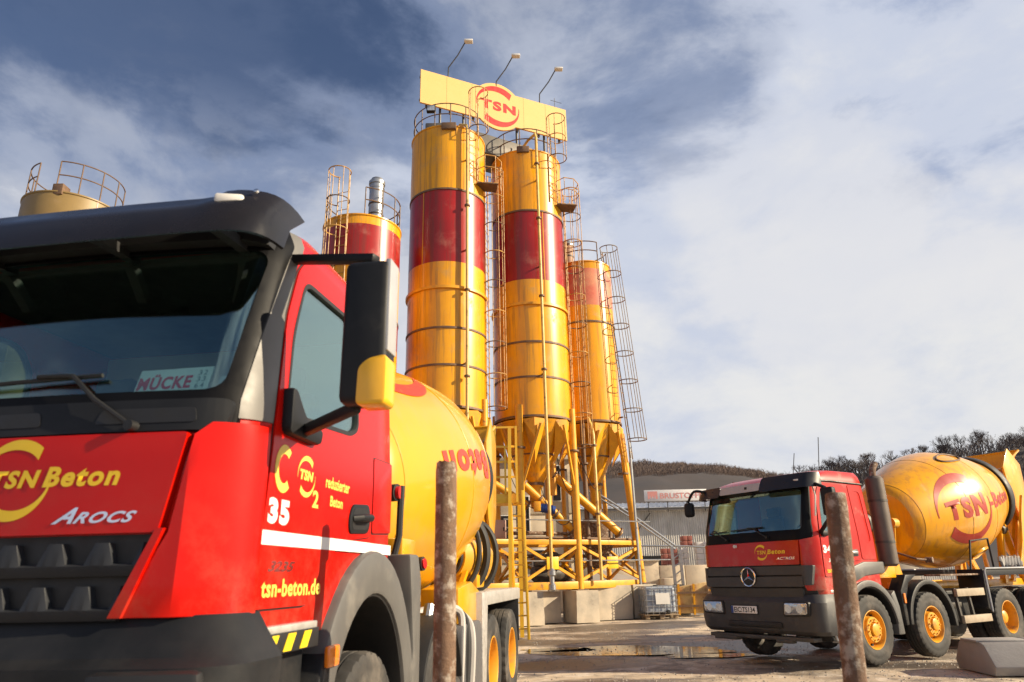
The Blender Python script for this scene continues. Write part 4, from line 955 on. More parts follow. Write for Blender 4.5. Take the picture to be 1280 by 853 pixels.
def wheel(parent, s, side, kind, x=None, steer=0):
    x = x if x is not None else 1.04
    w_ = inst('wheel', TY_ME, parent, (side * x, s, .53), (random.random() * 6, 0, 0 if side > 0 else pi))
    rm = inst('rim', RF_ME if kind == 'f' else RR_ME, w_)
    inst('back_disc', LIP, w_)
    if side > 0:
        for i in range(10):
            a = 2 * pi * i / 10
            if kind == 'f':
                inst('wheel_nut', NUT, w_, (.132, .155 * cos(a), .155 * sin(a))); a += pi / 10
                inst('vent_hole', HOLE, w_, (.134, .155 * cos(a), .155 * sin(a)), scale=(1, .55, .55))
                inst('vent_hole', HOLE, w_, (.02, .232 * cos(a), .232 * sin(a)), (0, 0, 0), (8, 1.2, 1.2))
            else: inst('wheel_nut', NUT, w_, (-.082, .185 * cos(a), .185 * sin(a)))
    if kind == 'r':
        inst('inner_tyre', TY_ME, w_, (-.33, 0, 0))
    return w_
def arch(parent, s0, r0, r1, a0, a1, x0, x1, m, z=.53, name='mudguard', ey=1.0, bev=.008):
    """mudguard band round a wheel; angles measured from +y (back) upward; ey stretches y"""
    n = 20; mb = MB(); vs = []
    for i in range(n + 1):
        a = radians(a0 + (a1 - a0) * i / n); c, s_ = cos(a), sin(a)
        for r in (r0, r1):
            for x in (x0, x1): vs.append((x, s0 + r * c * ey, z + r * s_))
    f = []
    for i in range(n):
        b = i * 4; e = b + 4
        f += [(b, e, e + 1, b + 1), (b + 2, b + 3, e + 3, e + 2), (b, b + 2, e + 2, e), (b + 1, e + 1, e + 3, b + 3)]
    f += [(0, 1, 3, 2), (4 * n, 4 * n + 2, 4 * n + 3, 4 * n + 1)]
    mb.add(vs, f); return obj(name, mb, m, parent, bev, 40)

# ---------- drum ----------
class Drum:
    def __init__(s, y0, z0, y1, z1, prof):
        s.o = Vector((0, y0, z0)); s.d = (Vector((0, y1, z1)) - s.o); s.L = s.d.length; s.d.normalize()
        s.nn = Vector((1, 0, 0)).cross(s.d) * 1.0
        if s.nn.z < 0: s.nn = -s.nn
        s.prof = prof
    def r(s, t):
        P = s.prof
        for a, b in zip(P, P[1:]):
            if t <= b[1]: return a[0] + (b[0] - a[0]) * max(0, (t - a[1]) / max(b[1] - a[1], 1e-6))
        return P[-1][0]
    def pt(s, t, th, o=0): r = s.r(t) + o; return s.o + s.d * t + Vector((1, 0, 0)) * r * cos(th) + s.nn * r * sin(th)
    def build(s, parent, m):
        # smooth interpolation of the outline
        ts = []; P = s.prof
        D_ = obj('drum', MB().lathe(s.prof, s.o, s.d, n=96, cap=True), m, parent, smooth=28)
        return D_
    def seam(s, parent, t, m, r=.008, name='weld_seam', n=72):
        return obj(name, MB().tube([s.pt(t, 2 * pi * i / n, .0) for i in range(n)], r, 6, closed=True), m, parent)
    def map(s, t0, th0, rot=0):
        c, sn = cos(rot), sin(rot); R0 = s.r(t0)
        def f(u, v):
            a = u * c - v * sn; b = u * sn + v * c
            return s.pt(t0 + a, th0 + b / R0, .006)
        return f
def drum_profile(k=1.0, L=5.75):
    base = [(.02, -.02), (.55, 0), (.80, .07), (.88, .16), (.93, .30), (1.05, .85), (1.16, 1.45), (1.20, 1.75), (1.21, 2.1), (1.20, 2.55), (1.15, 2.9), (1.05, 3.5), (.90, 4.25), (.74, 4.95), (.66, 5.3), (.60, 5.6), (.55, 5.75)]
    return [(r * k, t) for r, t in base]
def hydraulic_tube(parent, pts, r, m=CABLE, name='hose'): return obj(name, MB().tube(pts, r, 8), m, parent)
def smooth_pts(P, n=6):
    P = [Vector(p) for p in P]; out = []
    for i in range(len(P) - 1):
        p0 = P[max(i - 1, 0)]; p1 = P[i]; p2 = P[i + 1]; p3 = P[min(i + 2, len(P) - 1)]
        for k in range(n):
            t = k / n; out.append(.5 * ((2 * p1) + (p2 - p0) * t + (2 * p0 - 5 * p1 + 4 * p2 - p3) * t * t + (3 * p1 - p0 - 3 * p2 + p3) * t ** 3))
    out.append(P[-1]); return out

def chassis(T, axles, yel):
    fr = MB()
    for x in (-.42, .42): fr.box((x, 3.0, .92), (.08, 8.4, .28))
    for y in (1.0, 2.4, 3.6, 5.2, 6.6, 7.1): fr.box((0, y, .92), (.84, .1, .2))
    obj('chassis_frame', fr, DARKM, T, .006)
    for y, k in axles:
        obj('axle', MB().cyl((-.95, y, .53), (.95, y, .53), .075, n=12).box((0, y, .53), (.4, .34, .34)), DARKM, T)
        for sd in (-1, 1): wheel(T, y, sd, k, 1.05 if k == 'f' else 1.03)
    sub = MB()
    for x in (-.42, .42): sub.box((x, 4.6, 1.14), (.1, 5.4, .14))
    obj('drum_subframe', sub, yel, T, .006)
def drum_gear(T, D, yel, y_front, y_rear):
    # front gearbox pedestal, rear roller trestle, hopper and chutes
    o = D.o
    obj('front_pedestal', MB().prism([(-.5, 1.1), (.5, 1.1), (.3, o.z + .1), (-.3, o.z + .1)], y_front - .25, y_front - .02, 'xz').box((0, y_front - .1, o.z), (.5, .5, .5)), yel, T, .02)
    obj('gearbox', MB().cyl((0, y_front - .45, o.z), (0, y_front + .1, o.z), .26, n=28), DARKM, T)
    t = D.L - .75; R = D.r(t)
    obj('roller_track', MB().lathe([(R - .02, t - .10), (R + .075, t - .10), (R + .085, t - .08), (R + .085, t + .08), (R + .075, t + .1), (R - .02, t + .1)], D.o, D.d, n=72, cap=False), BLACK, T)
    c = D.o + D.d * t
    for sd in (-1, 1):
        obj('roller_trestle', MB().bar((sd * .45, c.y - .25, 1.1), (sd * .52, c.y, c.z - .58), .12, .14).bar((sd * .45, c.y + .7, 1.1), (sd * .56, c.y + .02, c.z - .6), .12, .14), yel, T, .008)
        obj('support_roller', MB().cyl((sd * .5, c.y - .08, c.z - R * .93), (sd * .5, c.y + .1, c.z - R * .91), .12, n=20), DARKM, T)
    e = D.o + D.d * D.L
    obj('feed_hopper', MB().add([(-.55, e.y - .15, e.z + .45), (.55, e.y - .15, e.z + .45), (.62, e.y + .75, e.z + .95), (-.62, e.y + .75, e.z + .95), (-.25, e.y + .05, e.z + .1), (.25, e.y + .05, e.z + .1), (.28, e.y + .45, e.z + .12), (-.28, e.y + .45, e.z + .12)], [(0, 1, 5, 4), (1, 2, 6, 5), (2, 3, 7, 6), (3, 0, 4, 7), (4, 5, 6, 7)]), yel, T, .015)
    obj('hopper_rim', MB().tube([(-.56, e.y - .16, e.z + .46), (.56, e.y - .16, e.z + .46), (.63, e.y + .76, e.z + .96), (-.63, e.y + .76, e.z + .96)], .03, 6, closed=True), yel, T)
    for sd in (-1, 1):
        obj('side_plate', MB().prism([(e.y - .35, e.z + .5), (e.y + .05, e.z + .95), (e.y + .5, e.z + .6), (e.y + .45, e.z - .5), (e.y + .1, e.z - 1.1), (e.y - .25, e.z - .6)], sd * .66, sd * .70, 'yz'), yel, T, .008)
        obj('hopper_strut', MB().bar((sd * .5, e.y + .5, 1.1), (sd * .62, e.y + .35, e.z + .7), .07, .07).bar((sd * .5, e.y - .7, 1.15), (sd * .66, e.y + .1, e.z), .07, .07), yel, T)
    ch = MB()
    for i in range(13):
        a = pi + pi * i / 12
        ch.v += [(.38 * cos(a), e.y + .35, e.z - .35 + .30 * sin(a)), (.26 * cos(a), e.y + 1.05, e.z - 1.35 + .22 * sin(a))]
    ch.f += [(2 * i, 2 * i + 2, 2 * i + 3, 2 * i + 1) for i in range(12)]
    obj('discharge_chute', ch, yel, T, fix=False)
    obj('rear_ladder', MB().tube([(-.95, e.y + .6, 1.0), (-.85, e.y + .45, e.z + .8)], .02, 6).tube([(-.62, e.y + .6, 1.0), (-.52, e.y + .45, e.z + .8)], .02, 6), yel, T)

# ================= near truck =================
AY = radians(8.47)
TA = thing('mixer_truck', 'near red cab concrete mixer truck, cropped at left, with MÜCKE plate behind its windscreen', 'truck', (-2.093, 4.300, 0), -AY, 'concrete mixer trucks')
ca = Cab([(1.22, -1.38, 1.165), (1.34, -1.40, 1.17), (2.03, -1.395, 1.17), (2.2, -1.36, 1.165), (2.60, -1.255, 1.145), (2.95, -1.15, 1.135), (3.08, -1.11, 1.13), (3.18, -1.05, 1.115), (3.26, -.90, 1.06), (3.32, -.50, .95), (3.34, -.2, .85)], .075, .20, .26, .68)
ws = rpoly([(-1.085, 2.20), (1.085, 2.20), (1.095, 3.02), (-1.095, 3.02)], .09)
ws_in = rpoly([(-1.055, 2.235), (1.055, 2.235), (1.075, 3.0), (-1.075, 3.0)], .08)
winA = rpoly([(-.945, 2.19), (-.12, 2.245), (.005, 2.30), (-.01, 2.80), (-.14, 2.965), (-.79, 2.95), (-.90, 2.62)], [.10, .05, .09, .05, .12, .08, .1])
winA_in = rpoly([(-.925, 2.215), (-.13, 2.268), (-.018, 2.315), (-.03, 2.79), (-.15, 2.942), (-.778, 2.928), (-.878, 2.61)], [.10, .05, .08, .05, .11, .08, .1])
doorA = rpoly([(-1.095, 1.345), (-.56, 1.345), (-.46, 1.50), (-.18, 1.655), (.262, 1.70), (.262, 2.88), (.17, 3.075), (-.74, 3.095), (-.86, 2.98), (-.955, 2.70), (-1.035, 2.14)], [.02, .06, .05, .05, .02, .1, .06, .05, .05, .05, .02], 3)
circA = [(.28 + .90 * cos(2 * pi * i / 40) * .85, .53 + .95 * sin(2 * pi * i / 40)) for i in range(40)]
body_cuts = [cx_side(circA, .5, 1.5), cx_side(circA, -1.5, -.5), cx_front(ws, -2.2, -.90), cx_side(winA, .8, 1.5), cx_side(winA, -1.5, -.8)]
cabA = ca.panel('cab_body', TA, RED, exc=body_cuts, o0=0, o1=.035)
def both(name, poly, m, exc=None, o0=-.006, o1=.012, a=.8, parent=TA, cab=ca, label=None):
    out = []
    for s in (1, -1):
        out.append(cab.panel(name, parent, m, inc=[cx_side(poly, *( (a, 1.7) if s > 0 else (-1.7, -a)))], exc=[cx_side(e, *((.8, 1.7) if s > 0 else (-1.7, -.8))) for e in (exc or [])], o0=o0, o1=o1, label=label))
    return out
gapA = rpoly([((p[0] + .40) * 1.012 - .40, (p[1] - 2.2) * 1.01 + 2.2) for p in doorA], 0, 1)
both('door_gap', gapA, BLACK, [winA], -.003, .012)
dA = both('door', doorA, RED, [winA], -.012, .01)
for d_ in dA: pass
both('window_seal', winA, BLACK, [winA_in], -.014, .02)
both('side_window', winA, SGLASS, None, .004, .010)
gA = rpoly([(.285, 1.715), (.655, 1.735), (.655, 2.20), (.285, 2.19)], .03, 3)
gA_in = rpoly([(.293, 1.723), (.647, 1.743), (.647, 2.192), (.293, 2.182)], .025, 3)
both('locker_flap_gap', gA, BLACK, [gA_in], -.002, .01); both('locker_flap', gA_in, RED, None, -.009, .008)
# door shut lines
dg = rpoly([(p[0] + (.012 if p[0] > -.3 else -.012), p[1] + (.0)) for p in doorA[::4]], .01, 1)
pil = [(-1.7, 2.09), (-1.052, 2.13), (-.972, 2.70), (-.872, 3.0), (-.80, 3.13), (-.82, 3.2), (-1.7, 3.2)]
for s in (1, -1):
    ca.panel('pillar_trim', TA, PILLAR, inc=[cx_side(pil, *((1.03, 1.6) if s > 0 else (-1.6, -1.03)))], exc=[cx_front(rpoly([(-1.10, 2.14), (1.10, 2.14), (1.115, 3.1), (-1.115, 3.1)], .05), -2.2, -.5)], o0=-.008, o1=.02)
big_blk = rpoly([(-1.11, 2.045), (1.11, 2.045), (1.115, 2.2), (1.125, 3.25), (-1.125, 3.25), (-1.115, 2.2)], .04, 3)
ca.panel('windscreen_surround', TA, mat('gloss_black', (.005, .005, .006), .42, spec=.12), inc=[cx_front(big_blk, -2.2, -.90)], exc=[cx_front(ws_in, -2.2, -.7)], o0=-.012, o1=.02)
ca.panel('windscreen', TA, GLASS, inc=[cx_front(ws, -2.2, -.89)], o0=-.002, o1=.004)
ca.panel('scuttle_panel', TA, PLAS, inc=[cx_front(rpoly([(-1.09, 2.05), (1.09, 2.05), (1.11, 2.19), (-1.11, 2.19)], .03), -2.2, -.9)], o0=-.026, o1=.01)
for x in (-.55, .10, .78): ca.panel('cowl_recess', TA, BLACK, inc=[cx_front(rpoly([(x - .22, 2.085), (x + .22, 2.085), (x + .2, 2.15), (x - .2, 2.15)], .02), -2.2, -1.0)], o0=-.029, o1=.01)
fl_ = rpoly([(-.915, 1.645), (.915, 1.645), (.985, 2.04), (-.985, 2.04)], .02, 3)
ca.panel('hood_flap', TA, RED, inc=[cx_front(fl_, -2.2, -1.0)], o0=-.040, o1=.005, bev=0)
for s in (1, -1):
    cp = [(.80, 1.335), (.955, 1.645), (1.01, 2.03), (1.06, 2.085), (1.4, 2.105), (1.4, 1.335)]
    q = cp if s > 0 else mir(cp)
    ca.panel('corner_panel', TA, RED, inc=[cx_front(q, -2.2, -1.115)], o0=-.035, o1=.005)
    q2 = [(.775, 1.335), (.825, 1.335), (.945, 1.66), (.915, 1.66)]; q2 = q2 if s > 0 else mir(q2)
    ca.panel('grille_side_trim', TA, RED, inc=[cx_front(q2, -2.2, -1.1)], o0=-.05, o1=.005)
    sp = [(1.02, 1.40), (1.06, 1.40), (1.10, 1.98), (1.06, 1.98)]
ca.panel('grille_backing', TA, BLACK, inc=[cx_front([(-.80, 1.2), (.80, 1.2), (.92, 1.64), (-.92, 1.64)], -2.2, -1.0)], o0=-.004, o1=.02)
# toothed grille slats
def slat(z, wd, m=mat('grille_plastic', (.020, .022, .027), .5, 0, (.03, .032, .036), 3, .8, spec=.3), parent=TA, h=.05, th=.035, n=9, off=-.035, d=.09):
    pts_t = []; pitch = 2 * wd / n
    top = []
    for i in range(n):
        x = -wd + i * pitch
        top += [(x + .02, z + th + .04), (x + pitch * .28, z + th + .04), (x + pitch * .42, z - .004), (x + pitch * .84, z - .004), (x + pitch * .98, z + th + .04)]
    poly = [(-wd, z - h)] + [(wd, z - h)] + top[::-1]
    # triangulated strip following the curved front
    cols = sorted(set(round(p[0], 4) for p in top) | {-wd, wd}); mb = MB()
    def ztop(x):
        for a, b in zip(top, top[1:]):
            if a[0] <= x <= b[0]: return a[1] + (b[1] - a[1]) * (x - a[0]) / max(b[0] - a[0], 1e-6)
        return z + th + .04
    vs = []
    for x in cols:
        y = ca.front(x, z) + off; zt_ = ztop(x)
        vs += [(x, y, z - h), (x, y - .015, z - h * .2), (x, y, zt_), (x, y + d, zt_ - .0), (x, y + d, z - h)]
    f = []
    for i in range(len(cols) - 1):
        b = i * 5; e = b + 5
        f += [(b, e, e + 1, b + 1), (b + 1, e + 1, e + 2, b + 2), (b + 2, e + 2, e + 3, b + 3), (b + 3, e + 3, e + 4, b + 4), (b + 4, e + 4, e, b)]
    f += [(0, 1, 2, 3, 4), tuple(range(len(cols) * 5 - 1, len(cols) * 5 - 6, -1))]
    return obj('grille_slat', mb.add(vs, f), m, parent, .004, 30)
slat(1.535, .865); slat(1.375, .80); slat(1.215, .77); slat(1.05, .75)
# emblem and lettering on the hood
fA = lambda off: (lambda u, v: (u, ca.front(u, v) + off, v))
decal('emblem', place2d(swirl2d(.165, .25), (.275, 1.865)), fA(-.0425), DECALY, TA, .08)
decal('lettering', place2d(text2d('TSN', .215, .072, .22, .045, 1.16), (.175, 1.83)), fA(-.0435), DECALY, TA, .05)
decal('lettering', place2d(text2d('Beton', .325, .082, .22, .038, 1.16), (.405, 1.83)), fA(-.0425), DECALY, TA, .06)
decal('model_badge', place2d(text2d('A', .105, .062, .7, .025), (.475, 1.685)), fA(-.0440), CHROME, TA, .05)
decal('model_badge', place2d(text2d('ROCS', .26, .044, .55, .03, 1.15), (.565, 1.685)), fA(-.0440), CHROME, TA, .05)
# door lettering
sA = lambda off=-.0138: (lambda u, v: (ca.FW(v)[1] - off, u, v))
SL = sA()
YD = mat('faded_yellow_print', (.88, .62, .10), .45)
def sdecal(name, vf, m, step=.08): return decal(name, vf, SL, m, TA, step)
def arc2d(r, t, a0, a1, n=20):
    v = []; 
    for i in range(n + 1):
        a = radians(a0 + (a1 - a0) * i / n); v += [(r * cos(a), r * sin(a) * 1.25), ((r - t) * cos(a), (r - t) * sin(a) * 1.25)]
    return v, [(2 * i, 2 * i + 1, 2 * i + 3, 2 * i + 2) for i in range(n)]
sdecal('lettering', place2d(arc2d(.088, .034, 48, 312), (-.925, 1.945)), YD)
sdecal('emblem', place2d(swirl2d(.10, .24), (-.685, 1.94)), YD)
sdecal('lettering', place2d(text2d('TSN', .15, .05, .15, .05, 1.08), (-.76, 1.92)), YD)
sdecal('lettering', place2d(text2d('2', .07, .085, 0, .03), (-.60, 1.80)), YD)
sdecal('lettering', place2d(text2d('reduzierter', .33, .062, 0, .025, 1.04), (-.45, 1.915)), YD)
sdecal('lettering', place2d(text2d('Beton', .17, .055, 0, .025, 1.04), (-.38, 1.825)), YD)
sdecal('lettering', place2d(text2d('35', .20, .112, 0, .06, 1.2), (-1.04, 1.695)), WHITE)
sdecal('lettering', place2d(text2d('tsn-beton.de', .60, .075, 0, .025, 1.08), (-1.04, 1.39)), YD)
sdecal('model_badge', place2d(text2d('3235', .26, .045, .4, .03), (-1.0, 1.495)), CHROME)
sdecal('stripe', ([(-1.09, 1.605), (.255, 1.605), (.255, 1.665), (-1.09, 1.665)], [(0, 1, 2, 3)]), WHITE, .2)
decal('stripe', ([(.275, 1.605), (.665, 1.605), (.665, 1.665), (.275, 1.665)], [(0, 1, 2, 3)]), lambda u, v: (ca.FW(v)[1] + .007, u, v), WHITE, TA, .2)
# door handles
for s in (1, -1):
    W_ = 1.17 + .012
    H = obj('handle_recess', MB().prism(rpoly([(-.10, 1.70), (.19, 1.715), (.225, 1.80), (.19, 1.885), (-.07, 1.865), (-.115, 1.78)], .05), s * (W_ - .01), s * (W_ + .012), 'yz'), PLAS, TA, .006)
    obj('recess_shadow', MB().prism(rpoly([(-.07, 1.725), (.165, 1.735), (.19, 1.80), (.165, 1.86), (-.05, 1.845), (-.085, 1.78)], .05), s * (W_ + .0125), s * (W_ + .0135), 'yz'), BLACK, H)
    obj('door_handle', MB().tube([(s * (W_ + .005), -.06, 1.785), (s * (W_ + .045), -.02, 1.79), (s * (W_ + .05), .12, 1.80), (s * (W_ + .005), .18, 1.80)], .022, 10), PLAS, H)
# sun visor
def visor(T, cab, z0, z1, f0, f1, m, xm, kick=.04, parts=40):
    mb = MB(); vs = []; n = parts
    for i in range(n + 1):
        u = -1 + 2 * i / n; a = abs(u)
        x = xm * sin(min(a, 1) * pi / 2 * 1.0) ** .92 * (1 if u >= 0 else -1)
        bend = (1 - cos(a ** 4 * pi / 2)) * .24 + .07 * a * a
        zk = z1 + (kick * (1 if a > .56 else 0 if a < .49 else (a - .49) / .07)) - .05 * a ** 6 - .04 * (1 - a * a) * 0
        z0a = z0 + .035 * a ** 3
        for (f, z, th) in ((f0, z0a, 0), ((f0 * .75 + f1 * .25), z0a + (zk - z0a) * .5, 0), (f1, zk, 0)):
            vs.append((x, f + bend, z)); vs.append((x * .985, f + bend + .012, z))
    k = 6; f = []
    for i in range(n):
        b = i * k; e = b + k
        for j in (0, 2): f += [(b + j, e + j, e + j + 2, b + j + 2), (b + j + 1, b + j + 3, e + j + 3, e + j + 1)]
        f += [(b, b + 1, e + 1, e), (b + 4, e + 4, e + 5, b + 5)]
    f += [(0, 2, 4, 5, 3, 1), tuple(n * k + q for q in (0, 1, 3, 5, 4, 2))]
    return obj('sun_visor', mb.add(vs, f), m, T, 0, 50)
VZ = visor(TA, ca, 2.92, 3.205, -1.46, -1.27, mat('smoked_visor_plastic', (.010, .010, .011), .2, 0, (.02, .016, .016), 2, .8, coat=.1, spec=.35), 1.20)
obj('marker_lamp', MB().box((1.00, -1.325, 3.14), (.13, .04, .05), rz=.30), PALE, VZ, .014)
for x, y, z in ((1.10, -1.27, 3.20), (.84, -1.37, 3.06)): obj('visor_bolt', MB().lathe([(.014, 0), (.012, .01), (.002, .016)], (x, y, z), (0, -1, .5), n=12), CHROME, VZ)
vb_ = MB(); vs = []
for k in range(25):
    x = -1.08 + 2.16 * k / 24; y = ca.front(x, 3.05) - .10
    vs += [(x, y, 3.02), (x, y, 3.19), (x, y + .12, 3.20), (x, y + .12, 3.02)]
vb_.add(vs, [(4 * k + a, 4 * k + 4 + a, 4 * k + 4 + (a + 1) % 4, 4 * k + (a + 1) % 4) for k in range(24) for a in range(4)] + [(0, 1, 2, 3), (96, 97, 98, 99)])
obj('visor_backing', vb_, BLACK, TA)
for x in (-.95, -.35, .35, .95): obj('visor_bracket', MB().bar((x, -1.05, 3.02), (x, -1.40, 3.0), .05, .05), BLACK, TA)
# wipers
def wiper(T, cab, x0, z0, x1, z1, xa, za, off=-.035):
    g_ = lambda x, z, o=off: (x, cab.front(x, z) + o, z)
    W_ = obj('wiper_arm', MB().tube([g_(x0, z0, -.05), g_((x0 + x1) / 2, (z0 + z1) / 2, -.06), g_(x1 + (x0 - x1) * .12, z1 - .005, -.055), g_(x1, z1, -.05), g_((x1 + xa) / 2, (z1 + za) / 2 + .01, -.045)], .011, 8), BLACK, T)
    obj('wiper_blade', MB().tube([g_(xa - .28, za - .012, -.03), g_(xa, za, -.035), g_(xa + .42, za + .015, -.03)], .010, 6), BLACK, W_)
    obj('wiper_pivot', MB().cyl(g_(x0, z0, .0), g_(x0, z0, -.07), .022, n=12), BLACK, W_)
    return W_
wiper(TA, ca, .74, 2.07, .36, 2.315, .10, 2.30); wiper(TA, ca, -.05, 2.07, -.45, 2.315, -.70, 2.30)
# mirror
def mirror(T, s, c, w_, h, d, arm_hi, arm_lo, base, m2=DECALY):
    M_ = obj('wing_mirror', MB().box((s * c[0], c[1], c[2]), (w_, d, h)), PLAS, T, .035, seg=3)
    obj('mirror_glass', MB().box((s * c[0], c[1] + d / 2 + .002, c[2]), (w_ * .8, .008, h * .85)), CHROME, M_, .003)
    if m2:
        obj('yellow_cover', MB().prism(rpoly([(s * (c[0] - w_ * .10), c[2] - h / 2 - .012), (s * (c[0] + w_ / 2 + .008), c[2] - h / 2 - .012), (s * (c[0] + w_ / 2 + .008), c[2] - h / 2 + .215), (s * (c[0] + w_ * .12), c[2] - h / 2 + .20), (s * (c[0] - w_ * .08), c[2] - h / 2 + .16)], .03), c[1] - d / 2 - .008, c[1] + d / 2 - .02, 'xz'), mat('mirror_yellow', (.88, .46, .01), .35, coat=.4), M_, .012)
        obj('silver_trim', MB().box((s * (c[0] + w_ / 2 - .008), c[1], c[2] + .12), (.026, d * .8, h * .66)), mat('silver_trim', (.46, .46, .46), .35, .3), M_, .006)
    obj('mirror_arm', MB().bar(arm_hi[0], arm_hi[1], .06, .045), PLAS, T, .012); obj('mirror_arm', MB().bar(arm_lo[0], arm_lo[1], .05, .055), PLAS, T, .015)
    obj('arm_base', MB().prism(rpoly(base, .05), s * 1.15, s * 1.225, 'yz'), PLAS, T, .025)
for s in (1, -1):
    mirror(TA, s, (1.615, -1.07, 2.52), .215, .68, .15, ((s * 1.10, -.88, 3.03), (s * 1.63, -1.06, 2.90)), ((s * 1.20, -.80, 2.14), (s * 1.57, -1.05, 2.185)), [(-.98, 2.10), (-.62, 2.10), (-.60, 2.18), (-.80, 2.20), (-.925, 2.32), (-.97, 2.32)])
# interior
def interior(T, zb, ws_z, hw, y0, yb, plate=False):
    obj('dashboard', MB().box((0, y0 + .22, ws_z - .16), (hw * 2, .42, .30)), INTER, T, .04)
    obj('rear_wall_lining', MB().box((0, yb - .06, (zb + ws_z + .9) / 2), (hw * 2, .03, ws_z + .85 - zb)), mat('cab_lining', (.62, .60, .55), .85), T, .02)
    obj('headliner', MB().box((0, (y0 + yb) / 2 + .15, ws_z + .88), (hw * 1.9, yb - y0 - .5, .03)), mat('headliner_dark', (.035, .035, .035), .9), T)
    for x in (-.6, .6):
        S_ = obj('seat', MB().box((x, y0 + 1.05, ws_z - .38), (.5, .5, .16)), SEAT, T, .05)
        obj('seat_back', MB().prism([(y0 + 1.22, ws_z - .35), (y0 + 1.36, ws_z - .35), (y0 + 1.46, ws_z + .38), (y0 + 1.36, ws_z + .38)], x - .24, x + .24, 'yz'), SEAT, S_, .04)
        obj('head_rest', MB().box((x, y0 + 1.44, ws_z + .48), (.28, .1, .18)), SEAT, S_, .04)
    c = Vector((.6, y0 + .62, ws_z - .02)); pts = [c + Vector((.22 * cos(a), .22 * sin(a) * .45, .22 * sin(a) * .9)) for a in [2 * pi * i / 28 for i in range(28)]]
    SW = obj('steering_wheel', MB().tube(pts, .016, 8, closed=True), BLACK, T)
    obj('steering_spoke', MB().bar(pts[0], pts[14], .04, .03).bar(c, pts[21], .04, .03), BLACK, SW)
interior(TA, 1.4, 2.2, 1.06, -1.30, .64)
PLT = obj('name_plate', MB().box((.69, -1.10, 2.345), (.37, .012, .135), M=Matrix.Rotation(radians(-18), 3, 'X')), mat('name_plate_white', (.86, .90, .88), .4), TA, .003)
tp = place2d(text2d('MÜCKE', .27, .085, 0, .035, 1.12), (.515, -.045)); q18 = radians(-18)
fpl = lambda u, v: (u, -1.10 - .0085 + v * sin(-q18) , 2.345 + v * cos(q18))
decal('lettering', tp, fpl, mat('dark_red_print', (.75, .03, .04), .5), PLT)
for i, tline in enumerate(('2', '3', '4')): decal('lettering', place2d(text2d(tline, .018, .028, 0, .01), (.835, .022 - i * .035)), fpl, mat('grey_print', (.25, .3, .3), .5), PLT)
for i, tline in enumerate(('3', '3', '6')): decal('lettering', place2d(text2d(tline, .018, .028, 0, .01), (.808, .022 - i * .035)), fpl, mat('grey_print', (.25, .3, .3), .5), PLT)
obj('paper_sheet', MB().box((.93, -1.02, 2.34), (.14, .01, .10), M=Matrix.Rotation(radians(-30), 3, 'X')), PALE, TA)
# bumper
bmp = rpoly([(-1.27, .45), (1.27, .45), (1.30, .8), (1.285, 1.27), (1.20, 1.335), (.86, 1.335), (.80, 1.20), (-.80, 1.20), (-.86, 1.335), (-1.20, 1.335), (-1.285, 1.27), (-1.30, .8)], .03, 3)
def bumper_mesh(poly_top, zs, yf, W, yb, cr=.28):
    mb = MB(); n = 0; vs = []
    rings = []
    for z, f, w_, yb_ in zs:
        h = []
        xc = w_ - cr
        for i in range(9): x = xc * i / 8; h.append((x, f + .06 * (x / w_) ** 2))
        y0 = h[-1][1]
        for i in range(1, 9): t = pi / 2 * i / 8; h.append((xc + cr * sin(t), y0 + cr * .8 * (1 - cos(t))))
        h.append((w_, yb_))
        pts = [(-p[0], p[1]) for p in h[:0:-1]] + h
        rings.append([(p[0], p[1], z) for p in pts])
    m = len(rings[0])
    for r in rings: vs += r
    inn = len(vs)
    for r in rings:
        vs += [(p[0] * .94, p[1] + .09, p[2]) for p in r]
    k = len(rings); f = []
    for j in range(k - 1):
        for i in range(m - 1):
            a = j * m + i
            f += [(a, a + 1, a + 1 + m, a + m), (inn + a, inn + a + m, inn + a + 1 + m, inn + a + 1)]
        for i in (0, m - 1):
            a = j * m + i; f.append((a, a + m, inn + a + m, inn + a))
    for i in range(m - 1):
        f += [(i, inn + i, inn + i + 1, i + 1)]; a = (k - 1) * m + i; f += [(a, a + 1, inn + a + 1, inn + a)]
    return mb.add(vs, f)
obj('bumper', bumper_mesh(None, [(.42, -1.42, 1.24, -1.02), (.5, -1.48, 1.27, -1.03), (.95, -1.53, 1.29, -1.04), (1.17, -1.52, 1.30, -1.04), (1.20, -1.47, 1.285, -1.05), (1.27, -1.43, 1.24, -1.06), (1.34, -1.40, 1.20, -1.07)], 0, 0, 0), PLAS, TA, 0, 25)
hl = []
for s in (1, -1):
    P_ = obj('headlamp_recess', MB().box((s * 1.02, -1.50, 1.04), (.40, .08, .25), rz=s * .18), BLACK, TA, .03)
    obj('headlamp', MB().box((s * 1.02, -1.52, 1.04), (.33, .07, .18), rz=s * .18), LAMPG, P_, .03)
